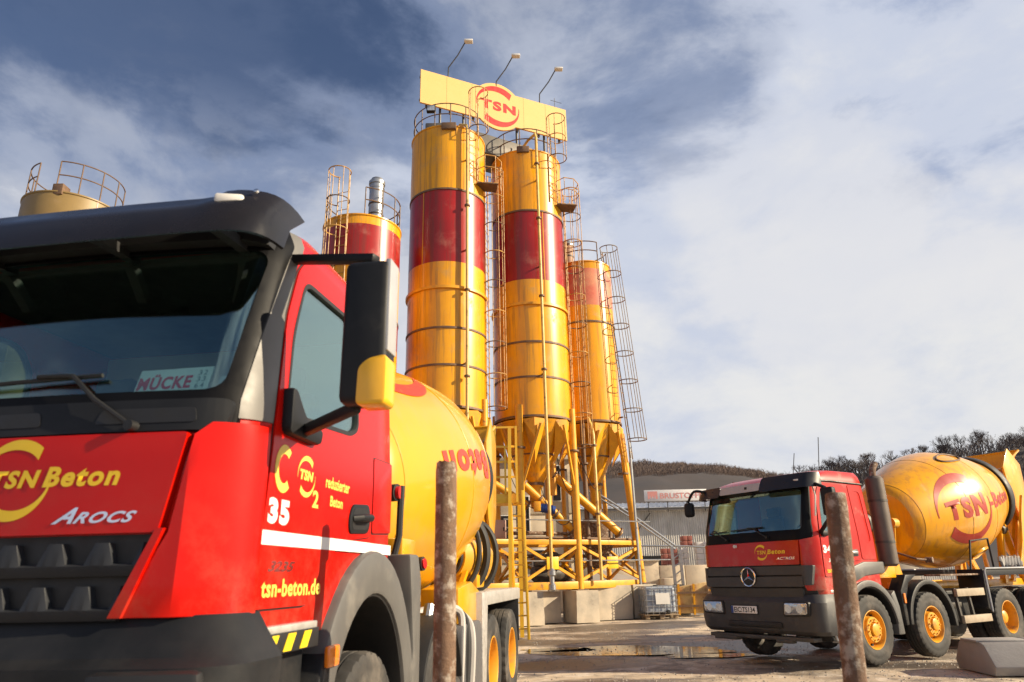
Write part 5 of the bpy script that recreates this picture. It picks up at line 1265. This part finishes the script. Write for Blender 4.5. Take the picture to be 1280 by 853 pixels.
# steps and arch trim of the near truck
YB = mat('hazard_yellow', (.88, .62, .02), .4)
for s in (1, -1):
    ST = obj('step_tread', MB().box((s * 1.12, -.76, 1.255), (.16, .56, .035)), CHECK, TA, .006)
    obj('step_face', MB().box((s * 1.195, -.76, 1.20), (.03, .56, .085)), BLACK, TA, .004)
    for i in range(3): obj('hazard_stripe', MB().prism([(-1.02 + i * .165, 1.165), (-.945 + i * .165, 1.165), (-.90 + i * .165, 1.235), (-.975 + i * .165, 1.235)], s * 1.211, s * 1.214, 'yz'), YB, TA)
    obj('step_well', MB().box((s * .98, -.75, .9), (.30, .60, .85)), PLAS, TA, .03)
    obj('lower_step', MB().box((s * 1.14, -.76, .62), (.14, .5, .04)), CHECK, TA, .006)
    arch(TA, .30, .84, 1.09, 15, 158, s * .86, s * 1.225, PLAS2, z=.53, name='mudguard', ey=.78, bev=.03)
    arch(TA, .30, .83, .86, 12, 168, s * .60, s * 1.20, BLACK, z=.53, name='arch_liner', ey=.78)
    obj('arch_inner_wall', MB().prism([(-.5, .5), (1.2, .5), (1.2, 1.5), (.6, 1.62), (-.2, 1.58), (-.55, 1.2)], s * .52, s * .55, 'yz'), BLACK, TA)
    obj('mudguard_rear', MB().prism([(.98, .62), (1.24, .70), (1.24, 1.45), (1.16, 1.62), (.95, 1.62), (1.02, 1.30), (1.08, 1.0)], s * .90, s * 1.23, 'yz'), PLAS2, TA, .02)
    obj('mudguard_front', MB().prism([(-.50, .62), (-.36, .62), (-.36, .95), (-.34, 1.10), (-.42, 1.12), (-.50, .95)], s * .90, s * 1.225, 'yz'), PLAS, TA, .015)
    obj('side_marker', MB().box((s * 1.235, -.36, 1.10), (.03, .14, .10)), AMBER, TA, .012)
chassis(TA, [(.30, 'f'), (2.0, 'f'), (4.45, 'r'), (5.80, 'r')], TYEL)
obj('exhaust_stack', MB().cyl((.95, .95, 1.6), (.95, .95, 2.05), .05, n=12), DARKM, TA)
tl_ = obj('beacon_bracket', MB().tube([(1.08, 1.0, 1.55), (1.12, 1.02, 1.75), (1.12, 1.04, 2.1)], .025, 8), BLACK, TA)
obj('tail_lamp', MB().cyl((1.10, 1.0, 2.05), (1.125, 1.0, 2.05), .045, n=20), REDL, tl_); obj('lamp_housing', MB().cyl((1.02, 1.02, 2.05), (1.105, 1.0, 2.05), .062, n=20), BLACK, tl_)
DA = Drum(1.35, 2.14, 6.95, 2.95, drum_profile(1.03)); dm = DA.build(TA, TYEL)
for t in (.30, 1.75, 2.9, 4.25): DA.seam(dm, t, TYEL, .006)
decal('lettering', place2d(text2d('Beton', 1.5, .32, 0, .045, 1.18), (0, -.17)), DA.map(2.55, .13, pi), DECALR, dm, .10)
decal('lettering', place2d(text2d('TSN', .95, .34, .1, .045), (0, -.17)), DA.map(3.85, .13, pi), DECALR, dm, .10)
decal('emblem', swirl2d(.72, .26), DA.map(3.35, .13, pi), DECALR, dm, .15)
decal('emblem', swirl2d(.72, .26), DA.map(1.3, .10 + 1.32, 0), DECALR, dm, .15)
drum_gear(TA, DA, TYEL, 1.35, 6.9)
# side equipment, near truck
for s in (1, -1):
    obj('mudguard_plate', MB().prism([(4.0, 1.17), (6.45, 1.17), (6.45, 1.31), (4.0, 1.31)], s * 1.08, s * 1.19, 'yz'), CHECK, TA, .01)
    obj('mudguard_top', MB().box((s * .88, 5.22, 1.30), (.58, 2.44, .03)), CHECK, TA, .004)
    obj('mudguard_front_plate', MB().prism([(3.72, .30), (3.90, .30), (4.02, 1.17), (4.0, 1.31), (3.72, 1.31)], s * .72, s * 1.19, 'yz'), CHECK, TA, .01)
    obj('mudguard_rear_plate', MB().box((s * .90, 6.42, .95), (.54, .03, .65)), BLACK, TA, .004)
    obj('fuel_tank', MB().prism(rpoly([(2.72, .45), (3.62, .45), (3.62, 1.05), (2.72, 1.05)], .12), s * .62, s * 1.2, 'yz'), mat('tank_grey', (.10, .10, .105), .4), TA, .02)
    obj('yellow_bracket', MB().prism([(2.9, 1.0), (3.9, 1.0), (3.9, 1.32), (3.5, 1.42), (2.9, 1.36)], s * .75, s * 1.12, 'yz'), TYEL, TA, .012)
    arch(TA, 2.0, .62, .66, 10, 170, s * .86, s * 1.22, BLACK, name='second_axle_mudguard')
for i in range(3): hydraulic_tube(TA, smooth_pts([(1.16 + .02 * i, 2.75 + .14 * i, .35), (1.18 + .02 * i, 2.78 + .14 * i, .9), (1.14, 2.85 + .12 * i, 1.16 - .03 * i), (1.0, 2.6 + .05 * i, 1.2), (.8, 2.2, 1.15)]), .035, mat('grey_hose', (.40, .38, .36), .5) if i != 1 else CABLE)
obj('air_tank', MB().cyl((1.08, 2.25, .55), (1.08, 2.72, .55), .11, n=20), DARKM, TA)
obj('leaning_tube', MB().tube([(1.05, 1.55, .3), (1.1, 1.95, 1.25)], .045, 10), STEEL, TA)
obj('rear_bracket_yellow', MB().box((1.0, 1.35, 1.62), (.2, .35, .25)), TYEL, TA, .02)
dl_ = obj('lamp_housing', MB().cyl((.9, 1.77, 1.56), (1.10, 1.74, 1.57), .055, n=18), BLACK, TA); obj('tail_lamp', MB().cyl((1.10, 1.74, 1.57), (1.115, 1.738, 1.571), .04, n=18), REDL, dl_)
# folded extension chutes and hose loops beside the rear axles
def halfring(cx_, cy_, cz_, r, a0, a1, t, m_, name='hose_loop', tilt=.25):
    obj(name, MB().tube([(cx_ + r * .62 * cos(a), cy_ + tilt * r * cos(a), cz_ + r * sin(a)) for a in [radians(a0 + (a1 - a0) * i / 28) for i in range(29)]], t, 8), m_, TA)
halfring(.92, 4.0, 1.72, .40, -95, 120, .045, BLACK); halfring(1.0, 4.25, 1.70, .37, -100, 110, .035, CABLE); halfring(.86, 3.8, 1.74, .42, -60, 200, .03, CABLE)
obj('folded_chute', MB().lathe([(.27, 0), (.34, .08), (.33, .75), (.20, 1.25), (.15, 1.3)], (.72, 3.85, 1.68), (.16, 1, -.05), n=32), TYEL, TA)
obj('chute_mouth', MB().lathe([(.17, -.03), (.24, -.04), (.25, .01), (.17, .01)], (.72, 3.85, 1.68), (.16, 1, -.05), n=28), BLACK, TA)
obj('chute_hub', MB().cyl((.74, 3.72, 1.70), (.74, 3.9, 1.70), .10, n=20), mat('hub_amber', (.70, .26, .02), .4), TA)
for (a, b) in (((.9, 3.3, 1.35), (1.0, 4.0, 2.25)), ((.95, 3.7, 1.35), (1.05, 4.3, 2.0)), ((.8, 3.6, 1.5), (1.05, 4.9, 1.5))): obj('stay', MB().bar(a, b, .05, .05), TYEL, TA)
obj('chute_bracket', MB().box((.95, 4.3, 1.42), (.3, .8, .14)), TYEL, TA, .02)
# ================= far truck =================
BYW = radians(57.9)
TB = thing('mixer_truck', 'far red cab concrete mixer truck number 34 parked at right', 'truck', (5.151, 13.22, 0), -BYW, 'concrete mixer trucks')
cb_ = Cab([(1.08, -1.36, 1.165), (1.2, -1.39, 1.17), (1.95, -1.375, 1.17), (2.07, -1.34, 1.165), (2.75, -1.16, 1.12), (2.90, -1.09, 1.11), (3.01, -.92, 1.08), (3.09, -.65, 1.02), (3.12, -.3, .90)], .085, .20, .26, .46)
wsB = rpoly([(-1.06, 2.07), (1.06, 2.07), (1.03, 2.78), (-1.03, 2.78)], .07); wsB_in = rpoly([(-1.03, 2.10), (1.03, 2.10), (1.0, 2.75), (-1.0, 2.75)], .07)
winB = rpoly([(-.965, 2.02), (-.26, 2.07), (-.26, 2.60), (-.34, 2.72), (-.80, 2.73), (-.90, 2.45)], [.07, .04, .05, .08, .06, .05])
winB_in = rpoly([(-.945, 2.045), (-.28, 2.09), (-.28, 2.59), (-.355, 2.70), (-.79, 2.71), (-.88, 2.45)], [.07, .04, .05, .08, .06, .05])
doorB = rpoly([(-1.06, 1.36), (-.62, 1.36), (-.48, 1.52), (-.2, 1.60), (-.06, 1.60), (-.06, 2.70), (-.16, 2.85), (-.80, 2.87), (-.93, 2.62), (-1.03, 2.05)], .03, 2)
circB = [(.0 + .74 * cos(2 * pi * i / 40), .53 + .74 * sin(2 * pi * i / 40)) for i in range(40)]
cb_.panel('cab_body', TB, RED2, exc=[cx_side(circB, .5, 1.5), cx_side(circB, -1.5, -.5), cx_front(wsB, -2.2, -.7), cx_side(winB, .8, 1.5), cx_side(winB, -1.5, -.8)], o0=0, o1=.035)
bb = lambda *a, **k: both(*a, parent=TB, cab=cb_, **k)
gapB = rpoly([((p[0] + .55) * 1.016 - .55, (p[1] - 2.1) * 1.012 + 2.1) for p in doorB], 0, 1)
bb('door_gap', gapB, BLACK, [winB], -.003, .012)
bb('door', doorB, RED2, [winB], -.012, .01); bb('window_seal', winB, BLACK, [winB_in], -.014, .02); bb('side_window', winB, SGLASS, None, .004, .010)
bb('corner_panel', rpoly([(.0, 1.62), (.40, 1.62), (.40, 2.86), (.0, 2.86)], .05), RED2, [rpoly([(.04, 1.9), (.33, 1.9), (.30, 2.75), (.08, 2.75)], .08)], -.008, .01)
for s in (1, -1):
    cb_.panel('pillar_trim', TB, mat('pillar_black', (.02, .02, .022), .4), inc=[cx_side([(-1.7, 2.06), (-1.20, 2.06), (-1.05, 2.78), (-1.0, 2.88), (-1.7, 2.88)], *((1.0, 1.6) if s > 0 else (-1.6, -1.0)))], o0=-.008, o1=.02)
cb_.panel('windscreen_surround', TB, mat('gloss_black', (.012, .012, .013)), inc=[cx_front(rpoly([(-1.13, 1.935), (1.13, 1.935), (1.13, 2.1), (1.075, 2.86), (-1.075, 2.86), (-1.13, 2.1)], .05, 3), -2.2, -.85)], exc=[cx_front(wsB_in, -2.2, -.7)], o0=-.012, o1=.02)
cb_.panel('windscreen', TB, GLASS, inc=[cx_front(wsB, -2.2, -.7)], o0=-.002, o1=.004)
cb_.panel('hood_flap', TB, RED2, inc=[cx_front(rpoly([(-1.17, 1.555), (.955, 1.555), (.985, 1.925), (-1.15, 1.925)], .02, 3), -2.2, -1.0)], o0=-.03, o1=.005)
cb_.panel('corner_panel', TB, RED2, inc=[cx_front([(.97, 1.30), (1.0, 1.93), (1.3, 2.0), (1.3, 1.16), (1.02, 1.16)], -2.2, -1.10)], o0=-.028, o1=.005)
cb_.panel('corner_panel', TB, RED2, inc=[cx_front([(-1.18, 1.16), (-1.18, 2.0), (-1.4, 2.0), (-1.4, 1.16)], -2.2, -1.10)], o0=-.028, o1=.005)
# grille of three broad bars
for z0, z1, o, w_ in ((1.40, 1.535, -.05, 1.02), (1.22, 1.375, -.07, .99), (1.06, 1.195, -.05, .95)):
    q = rpoly([(-w_, z0), (w_, z0), (w_ + .02, z1), (-w_ - .02, z1)], .02)
    cb_.panel('grille_bar', TB, mat('grille_grey', (.038, .038, .040), .5, 0, (.055, .054, .052), 3, .8), inc=[cx_front(q, -2.3, -1.0)], o0=o, o1=.005)
cb_.panel('grille_backing', TB, BLACK, inc=[cx_front([(-1.1, 1.0), (1.1, 1.0), (1.1, 1.56), (-1.1, 1.56)], -2.2, -1.0)], o0=-.01, o1=.02)
for s in (1, -1): cb_.panel('grille_wing', TB, mat('grille_grey', (.062, .062, .064)), inc=[cx_front(rpoly([(s * .985, 1.24), (s * 1.10, 1.24), (s * 1.14, 1.54), (s * .985, 1.54)], .02), -2.3, -1.0)], o0=-.055, o1=.005)
# round star badge
ey = cb_.front(0, 1.36) - .08
bd = obj('badge_ring', MB().tube([(.145 * cos(a), ey - .01, 1.375 + .145 * sin(a)) for a in [2 * pi * i / 40 for i in range(40)]], .014, 8, closed=True), CHROME, TB)
obj('badge_disc', MB().cyl((0, ey + .03, 1.375), (0, ey - .004, 1.375), .15, n=40), BLACK, bd)
st = MB()
for k in range(3):
    a = radians(90 + 120 * k); t_ = Vector((cos(a), 0, sin(a))); n_ = Vector((-sin(a), 0, cos(a))); c = Vector((0, ey - .012, 1.375))
    st.add([c + n_ * .022, c - n_ * .022, c + t_ * .138, c + Vector((0, -.014, 0))], [(0, 3, 2), (1, 2, 3), (0, 2, 1)])
obj('badge_star', st, CHROME, bd, smooth=5)
obj('hood_lock', MB().cyl((-.25, ey + .1, 1.88), (-.25, ey + .02, 1.88), .028, n=14), PALE, TB)
fB = lambda off: (lambda u, v: (u, cb_.front(u, v) + off, v))
decal('emblem', place2d(swirl2d(.125, .28), (.27, 1.76)), fB(-.0325), DECALY, TB, .08)
decal('lettering', place2d(text2d('TSN', .18, .062, .2, .04, 1.16), (.19, 1.73)), fB(-.0335), DECALY, TB, .05)
decal('lettering', place2d(text2d('Beton', .33, .075, .2, .035, 1.16), (.395, 1.73)), fB(-.0325), DECALY, TB, .06)
decal('model_badge', place2d(text2d('ACTROS', .34, .042, .3, .02), (.55, 1.635)), fB(-.0325), CHROME, TB, .06)
SB = lambda u, v: (cb_.FW(v)[1] + .016, u, v)
decal('lettering', place2d(text2d('34', .21, .125, 0, .06, 1.2), (-1.02, 1.72)), SB, WHITE, TB, .1)
decal('lettering', place2d(text2d('3041', .22, .055, .3, .03), (-.93, 1.58)), SB, PALE, TB, .1)
decal('lettering', place2d(text2d('tsn-beton.de', .52, .068, 0, .02), (-1.0, 1.42)), SB, DECALY, TB, .1)
BPL = mat('bumper_grey_plastic', (.034, .034, .037), .55, 0, (.055, .053, .052), 3, .8, dirt=(.16, .145, .13), dn=2.4, dlo=.5, dhi=.8)
obj('bumper', bumper_mesh(None, [(.50, -1.38, 1.22, -.80), (.56, -1.44, 1.25, -.78), (.72, -1.47, 1.26, -.78), (.98, -1.46, 1.26, -.80), (1.05, -1.42, 1.23, -.82), (1.10, -1.38, 1.20, -.86)], 0, 0, 0, .24), BPL, TB, 0, 25)
obj('air_intake', MB().box((0, -1.435, .64), (1.1, .10, .09)), BLACK, TB, .02)
obj('skid_plate', MB().box((0, -1.30, .44), (2.1, .2, .06)).box((-.7, -1.35, .40), (.5, .12, .06)).box((.5, -1.35, .40), (.3, .12, .06)), DARKM, TB, .01)
for s in (1, -1):
    P_ = obj('headlamp_surround', MB().prism(rpoly([(s * .60, .77), (s * 1.08, .79), (s * 1.10, 1.0), (s * .62, 1.0)], .04), -1.47, -1.40, 'xz'), BLACK, TB, .01)
    obj('headlamp', MB().prism(rpoly([(s * .63, .795), (s * 1.05, .81), (s * 1.07, .98), (s * .65, .98)], .035), -1.485, -1.42, 'xz'), LAMPG, P_, .012)
    for q in (.72, .93): obj('reflector', MB().cyl((s * q, -1.488, .89), (s * q, -1.478, .89), .062, n=20), CHROME, P_)
    obj('indicator', MB().box((s * 1.235, -1.19, .90), (.03, .16, .11)), AMBER, TB, .012)
np_ = obj('number_plate', MB().box((-.17, -1.478, .86), (.54, .012, .115)), mat('plate_white', (.8, .8, .78), .4), TB, .003)
obj('plate_frame', MB().box((-.17, -1.471, .86), (.57, .012, .145)), BLACK, np_)
obj('country_band', MB().box((-.415, -1.4855, .86), (.045, .003, .112)), BLUEM, np_)
decal('lettering', place2d(text2d('EIC:TS134', .44, .08, 0, .02), (-.375, .82)), lambda u, v: (u, -1.4855, v), BLACK, np_)
for q in (1.14, .78): obj('wheel_step', MB().box((1.06, -.72, q), (.22, .5, .05)), CHECK, TB, .01)
for s in (1, -1): obj('step_well', MB().box((s * .92, -.72, .75), (.34, .62, .70)), PLAS, TB, .03)
obj('lower_step', MB().tube([(1.1, -1.0, .72), (1.14, -.95, .40), (1.14, -.5, .40), (1.1, -.45, .72)], .022, 8).box((1.12, -.72, .40), (.12, .5, .03)), STEEL, TB)
# visor in three pieces
vb = lambda x0, x1, z0, z1, m, o=-.16: cb_.panel('sun_visor', TB, m, inc=[cx_front(rpoly([(x0, z0), (x1, z0), (x1, z1), (x0, z1)], .05), -2.4, -.92)], o0=o, o1=o + .02)
vpl = mat('visor_black', (.018, .018, .02), .35)
vb(.30, 1.4, 2.76, 3.01, vpl); vb(-1.4, -.62, 2.76, 2.95, vpl)
vb(-.62, .30, 2.79, 2.93, mat('visor_pale', (.52, .47, .43), .3), -.15)
for x in (1.0, -1.12): obj('marker_lamp', MB().box((x, cb_.front(x, 2.85) - .17, 2.89), (.09, .02, .03)), PALE, TB, .004)
for x in (-.8, 0, .8): obj('visor_bracket', MB().bar((x, cb_.front(x, 2.84), 2.84), (x, cb_.front(x, 2.84) - .16, 2.86), .04, .04), BLACK, TB)
wiper(TB, cb_, .42, 2.0, .10, 2.17, -.10, 2.16); wiper(TB, cb_, -.45, 2.0, -.78, 2.17, -.9, 2.13)
interior(TB, 1.3, 2.05, 1.05, -1.28, .42)
mirror(TB, 1, (1.50, -1.12, 2.50), .22, .44, .13, ((1.12, -1.02, 2.86), (1.46, -1.12, 2.72)), ((1.15, -1.0, 2.02), (1.46, -1.10, 2.26)), [(-1.02, 1.98), (-.86, 1.98), (-.86, 2.06), (-1.0, 2.08)], None)
obj('front_mirror', MB().box((-1.36, -1.30, 2.60), (.20, .14, .27)), PLAS, TB, .06, seg=4); obj('mirror_arm', MB().tube(smooth_pts([(-1.02, -1.20, 2.90), (-1.2, -1.3, 2.93), (-1.36, -1.32, 2.74)], 4), .025, 8), PLAS, TB)
H = obj('handle_recess', MB().prism(rpoly([(-.33, 1.66), (-.10, 1.67), (-.10, 1.78), (-.33, 1.77)], .02), 1.16, 1.187, 'yz'), BLACK, TB, .004); obj('door_handle', MB().box((1.195, -.21, 1.73), (.02, .18, .04)), STEEL, H, .005)
for x, h in ((.95, .62), (.42, .42)): obj('aerial', MB().tube([(x, -.5, 3.0), (x + .01, -.48, 3.06), (x + .06, -.42, 3.05 + h)], .007, 5).cyl((x, -.5, 2.98), (x, -.5, 3.08), .025, n=8), BLACK, TB)
for x in (-.16, -.9): obj('aerial_foot', MB().cyl((x, -.55, 3.0), (x, -.52, 3.12), .03, .008, n=8), BLACK, TB)
obj('roof_gutter', MB().tube([(1.115, -.98, 2.885), (1.12, -.5, 2.90), (1.12, .42, 2.88)], .018, 6), BLACK, TB)
obj('grab_rail', MB().tube([(1.18, -1.08, 2.30), (1.20, -1.03, 2.62), (1.15, -1.0, 2.80)], .012, 6), PALE, TB)
# exhaust
EX = obj('exhaust_silencer', MB().lathe([(.11, 1.50), (.155, 1.54), (.155, 2.98), (.11, 3.03)], (1.18, .74, 0), n=28), mat('silencer_brown', (.095, .075, .062), .5, .3, (.15, .12, .10), 3, .8), TB)
obj('exhaust_tip', MB().tube(smooth_pts([(1.18, .74, 3.0), (1.18, .74, 3.10), (1.18, .78, 3.18), (1.19, .85, 3.27)], 4), .055, 12), RUST, EX)
for z in (1.9, 2.6): obj('clamp', MB().lathe([(.155, z - .02), (.162, z - .02), (.162, z + .02), (.155, z + .02)], (1.18, .74, 0), n=28, cap=False), DARKM, EX)
# mudguards
for s in (1, -1):
    arch(TB, 0, .66, .76, 5, 150, s * .80, s * 1.215, PLAS2, name='mudguard', ey=.98, bev=.012); arch(TB, 0, .64, .67, 0, 158, s * .6, s * 1.18, BLACK, name='arch_liner')
    obj('mudguard_rear', MB().prism([(.62, .42), (.80, .42), (.78, .85), (.70, 1.12), (.58, 1.05), (.66, .8)], s * .84, s * 1.21, 'yz'), PLAS2, TB, .02)
    obj('cab_sill', MB().prism([(-.3, 1.27), (.0, 1.36), (.55, 1.40), (.58, 1.58), (-.0, 1.58), (-.35, 1.5), (-.50, 1.36)], s * .95, s * 1.20, 'yz'), PLAS2, TB, .02)
    arch(TB, 1.75, .66, .74, -5, 178, s * .80, s * 1.22, BLACK, name='mudguard', bev=.012)
    obj('mudguard_cover', MB().prism([(.92, .55), (1.02, .55), (1.02, .9), (1.2, 1.22), (1.5, 1.36), (1.15, 1.36), (.92, 1.1)], s * .95, s * 1.19, 'yz'), PLAS, TB, .02)
    obj('side_reflector', MB().box((s * 1.2, .98, .98), (.02, .05, .16)), AMBER, TB, .004)
    for z, dy in ((1.02, 0), (.56, .08)): obj('side_step', MB().box((s * 1.2, 3.12 + dy, z), (.06, .98, .13)), mat('step_board', (.42, .34, .25), .7, 0, (.3, .24, .17), 6, .9), TB, .006)
    for q in (3.2, 2.75): obj('step_bracket', MB().bar((s * 1.15, q, .5), (s * 1.15, q - .07, 1.1), .05, .05), DARKM, TB)
    obj('air_tank', MB().cyl((s * .95, 2.62, .82), (s * .95, 3.0, .82), .13, n=24), DARKM, TB)
    obj('battery_box', MB().box((s * .85, 2.95, .78), (.4, .7, .55)), PLAS, TB, .02)
    obj('rear_mudguard', MB().prism([(3.62, .72), (3.78, .62), (3.84, 1.30), (6.8, 1.30), (6.8, 1.42), (3.70, 1.42)], s * .75, s * 1.24, 'yz'), PLAS, TB, .012)
    obj('mudguard_edge', MB().tube([(s * 1.245, 3.72, .66), (s * 1.245, 3.74, 1.40), (s * 1.245, 3.80, 1.43), (s * 1.245, 6.8, 1.43)], .022, 8), STEEL, TB)
    obj('side_guard', MB().bar((s * 1.02, 2.3, 1.33), (s * 1.02, 3.7, 1.33), .3, .03), RUST, TB, .004)
    obj('grab_frame', MB().tube([(s * 1.1, 3.55, 1.42), (s * 1.1, 3.75, 1.95), (s * 1.1, 4.45, 2.0), (s * 1.1, 4.45, 1.42)], .02, 8), BLACK, TB)
chassis(TB, [(-.02, 'f'), (1.75, 'f'), (4.50, 'r'), (5.85, 'r')], TYEL2)
obj('yellow_mount', MB().box((.85, .78, 1.42), (.5, .5, .22)).cyl((1.0, .55, 1.5), (1.0, .95, 1.5), .1, n=14), TYEL2, TB, .02)
DB = Drum(2.65, 2.32, 7.15, 3.15, [(.02, -.02), (.42, 0), (.64, .06), (.72, .14), (.78, .26), (.93, .7), (1.09, 1.2), (1.18, 1.6), (1.215, 1.9), (1.215, 2.15), (1.165, 2.5), (1.06, 3.0), (.92, 3.5), (.78, 4.0), (.69, 4.3), (.62, 4.57)]); dmb = DB.build(TB, TYEL2)
for t in (.24, 1.39, 2.31, 3.38): DB.seam(dmb, t, MATS['seam_brown'] if 'seam_brown' in MATS else mat('seam_brown', (.34, .17, .04), .6), .005)
decal('emblem', swirl2d(.74, .27), DB.map(1.30, .04), mat('worn_red_print', (.42, .035, .02), .4, dirt=(.62, .22, .05), dn=5, dlo=.6, dhi=.75), dmb, .12)
decal('lettering', place2d(text2d('TSN', 1.08, .36, .05, .055, 1.2), (0, -.18)), DB.map(.80, .04), MATS['worn_red_print'], dmb, .10)
decal('lettering', place2d(text2d('-Beton', 1.5, .32, .05, .04, 1.16), (0, -.17)), DB.map(2.02, .04), MATS['worn_red_print'], dmb, .10)
obj('hatch_rim', MB().tube([DB.pt(2.1 + .42 * cos(a), 1.0 + .13 * sin(a), .012) for a in [2 * pi * i / 32 for i in range(32)]], .022, 6, closed=True), RAILD, dmb)
obj('hatch_rim', MB().tube([DB.pt(2.1 + .32 * cos(a), -.95 + .13 * sin(a), .012) for a in [2 * pi * i / 32 for i in range(32)]], .018, 6, closed=True), TYEL2, dmb)
drum_gear(TB, DB, TYEL2, 2.35, 7.1)
obj('grease_line', MB().tube([(.75, 1.7, 1.75), (1.1, 1.75, 1.62), (1.12, 2.1, 1.60)], .02, 8).cyl((1.08, 2.08, 1.6), (1.2, 2.1, 1.6), .05, n=12), RUST, TB)
obj('beacon_arm', MB().tube([(.9, 1.4, 1.5), (1.0, 1.42, 2.2)], .02, 8).cyl((.98, 1.35, 2.25), (.98, 1.5, 2.25), .09, n=14), TYEL2, TB)
obj('rear_hopper_side', MB().prism([(6.1, 1.45), (6.9, 1.45), (7.3, 2.2), (7.0, 3.0), (6.7, 2.5), (6.5, 2.0)], .80, .86, 'yz'), TYEL2, TB, .01)
obj('coiled_hose', MB().tube([(.98, 5.0 + .9 * i / 40, 1.56 + .10 * sin(i * 1.1)) for i in range(41)], .035, 6), mat('grey_hose', (.40, .38, .36)), TB)
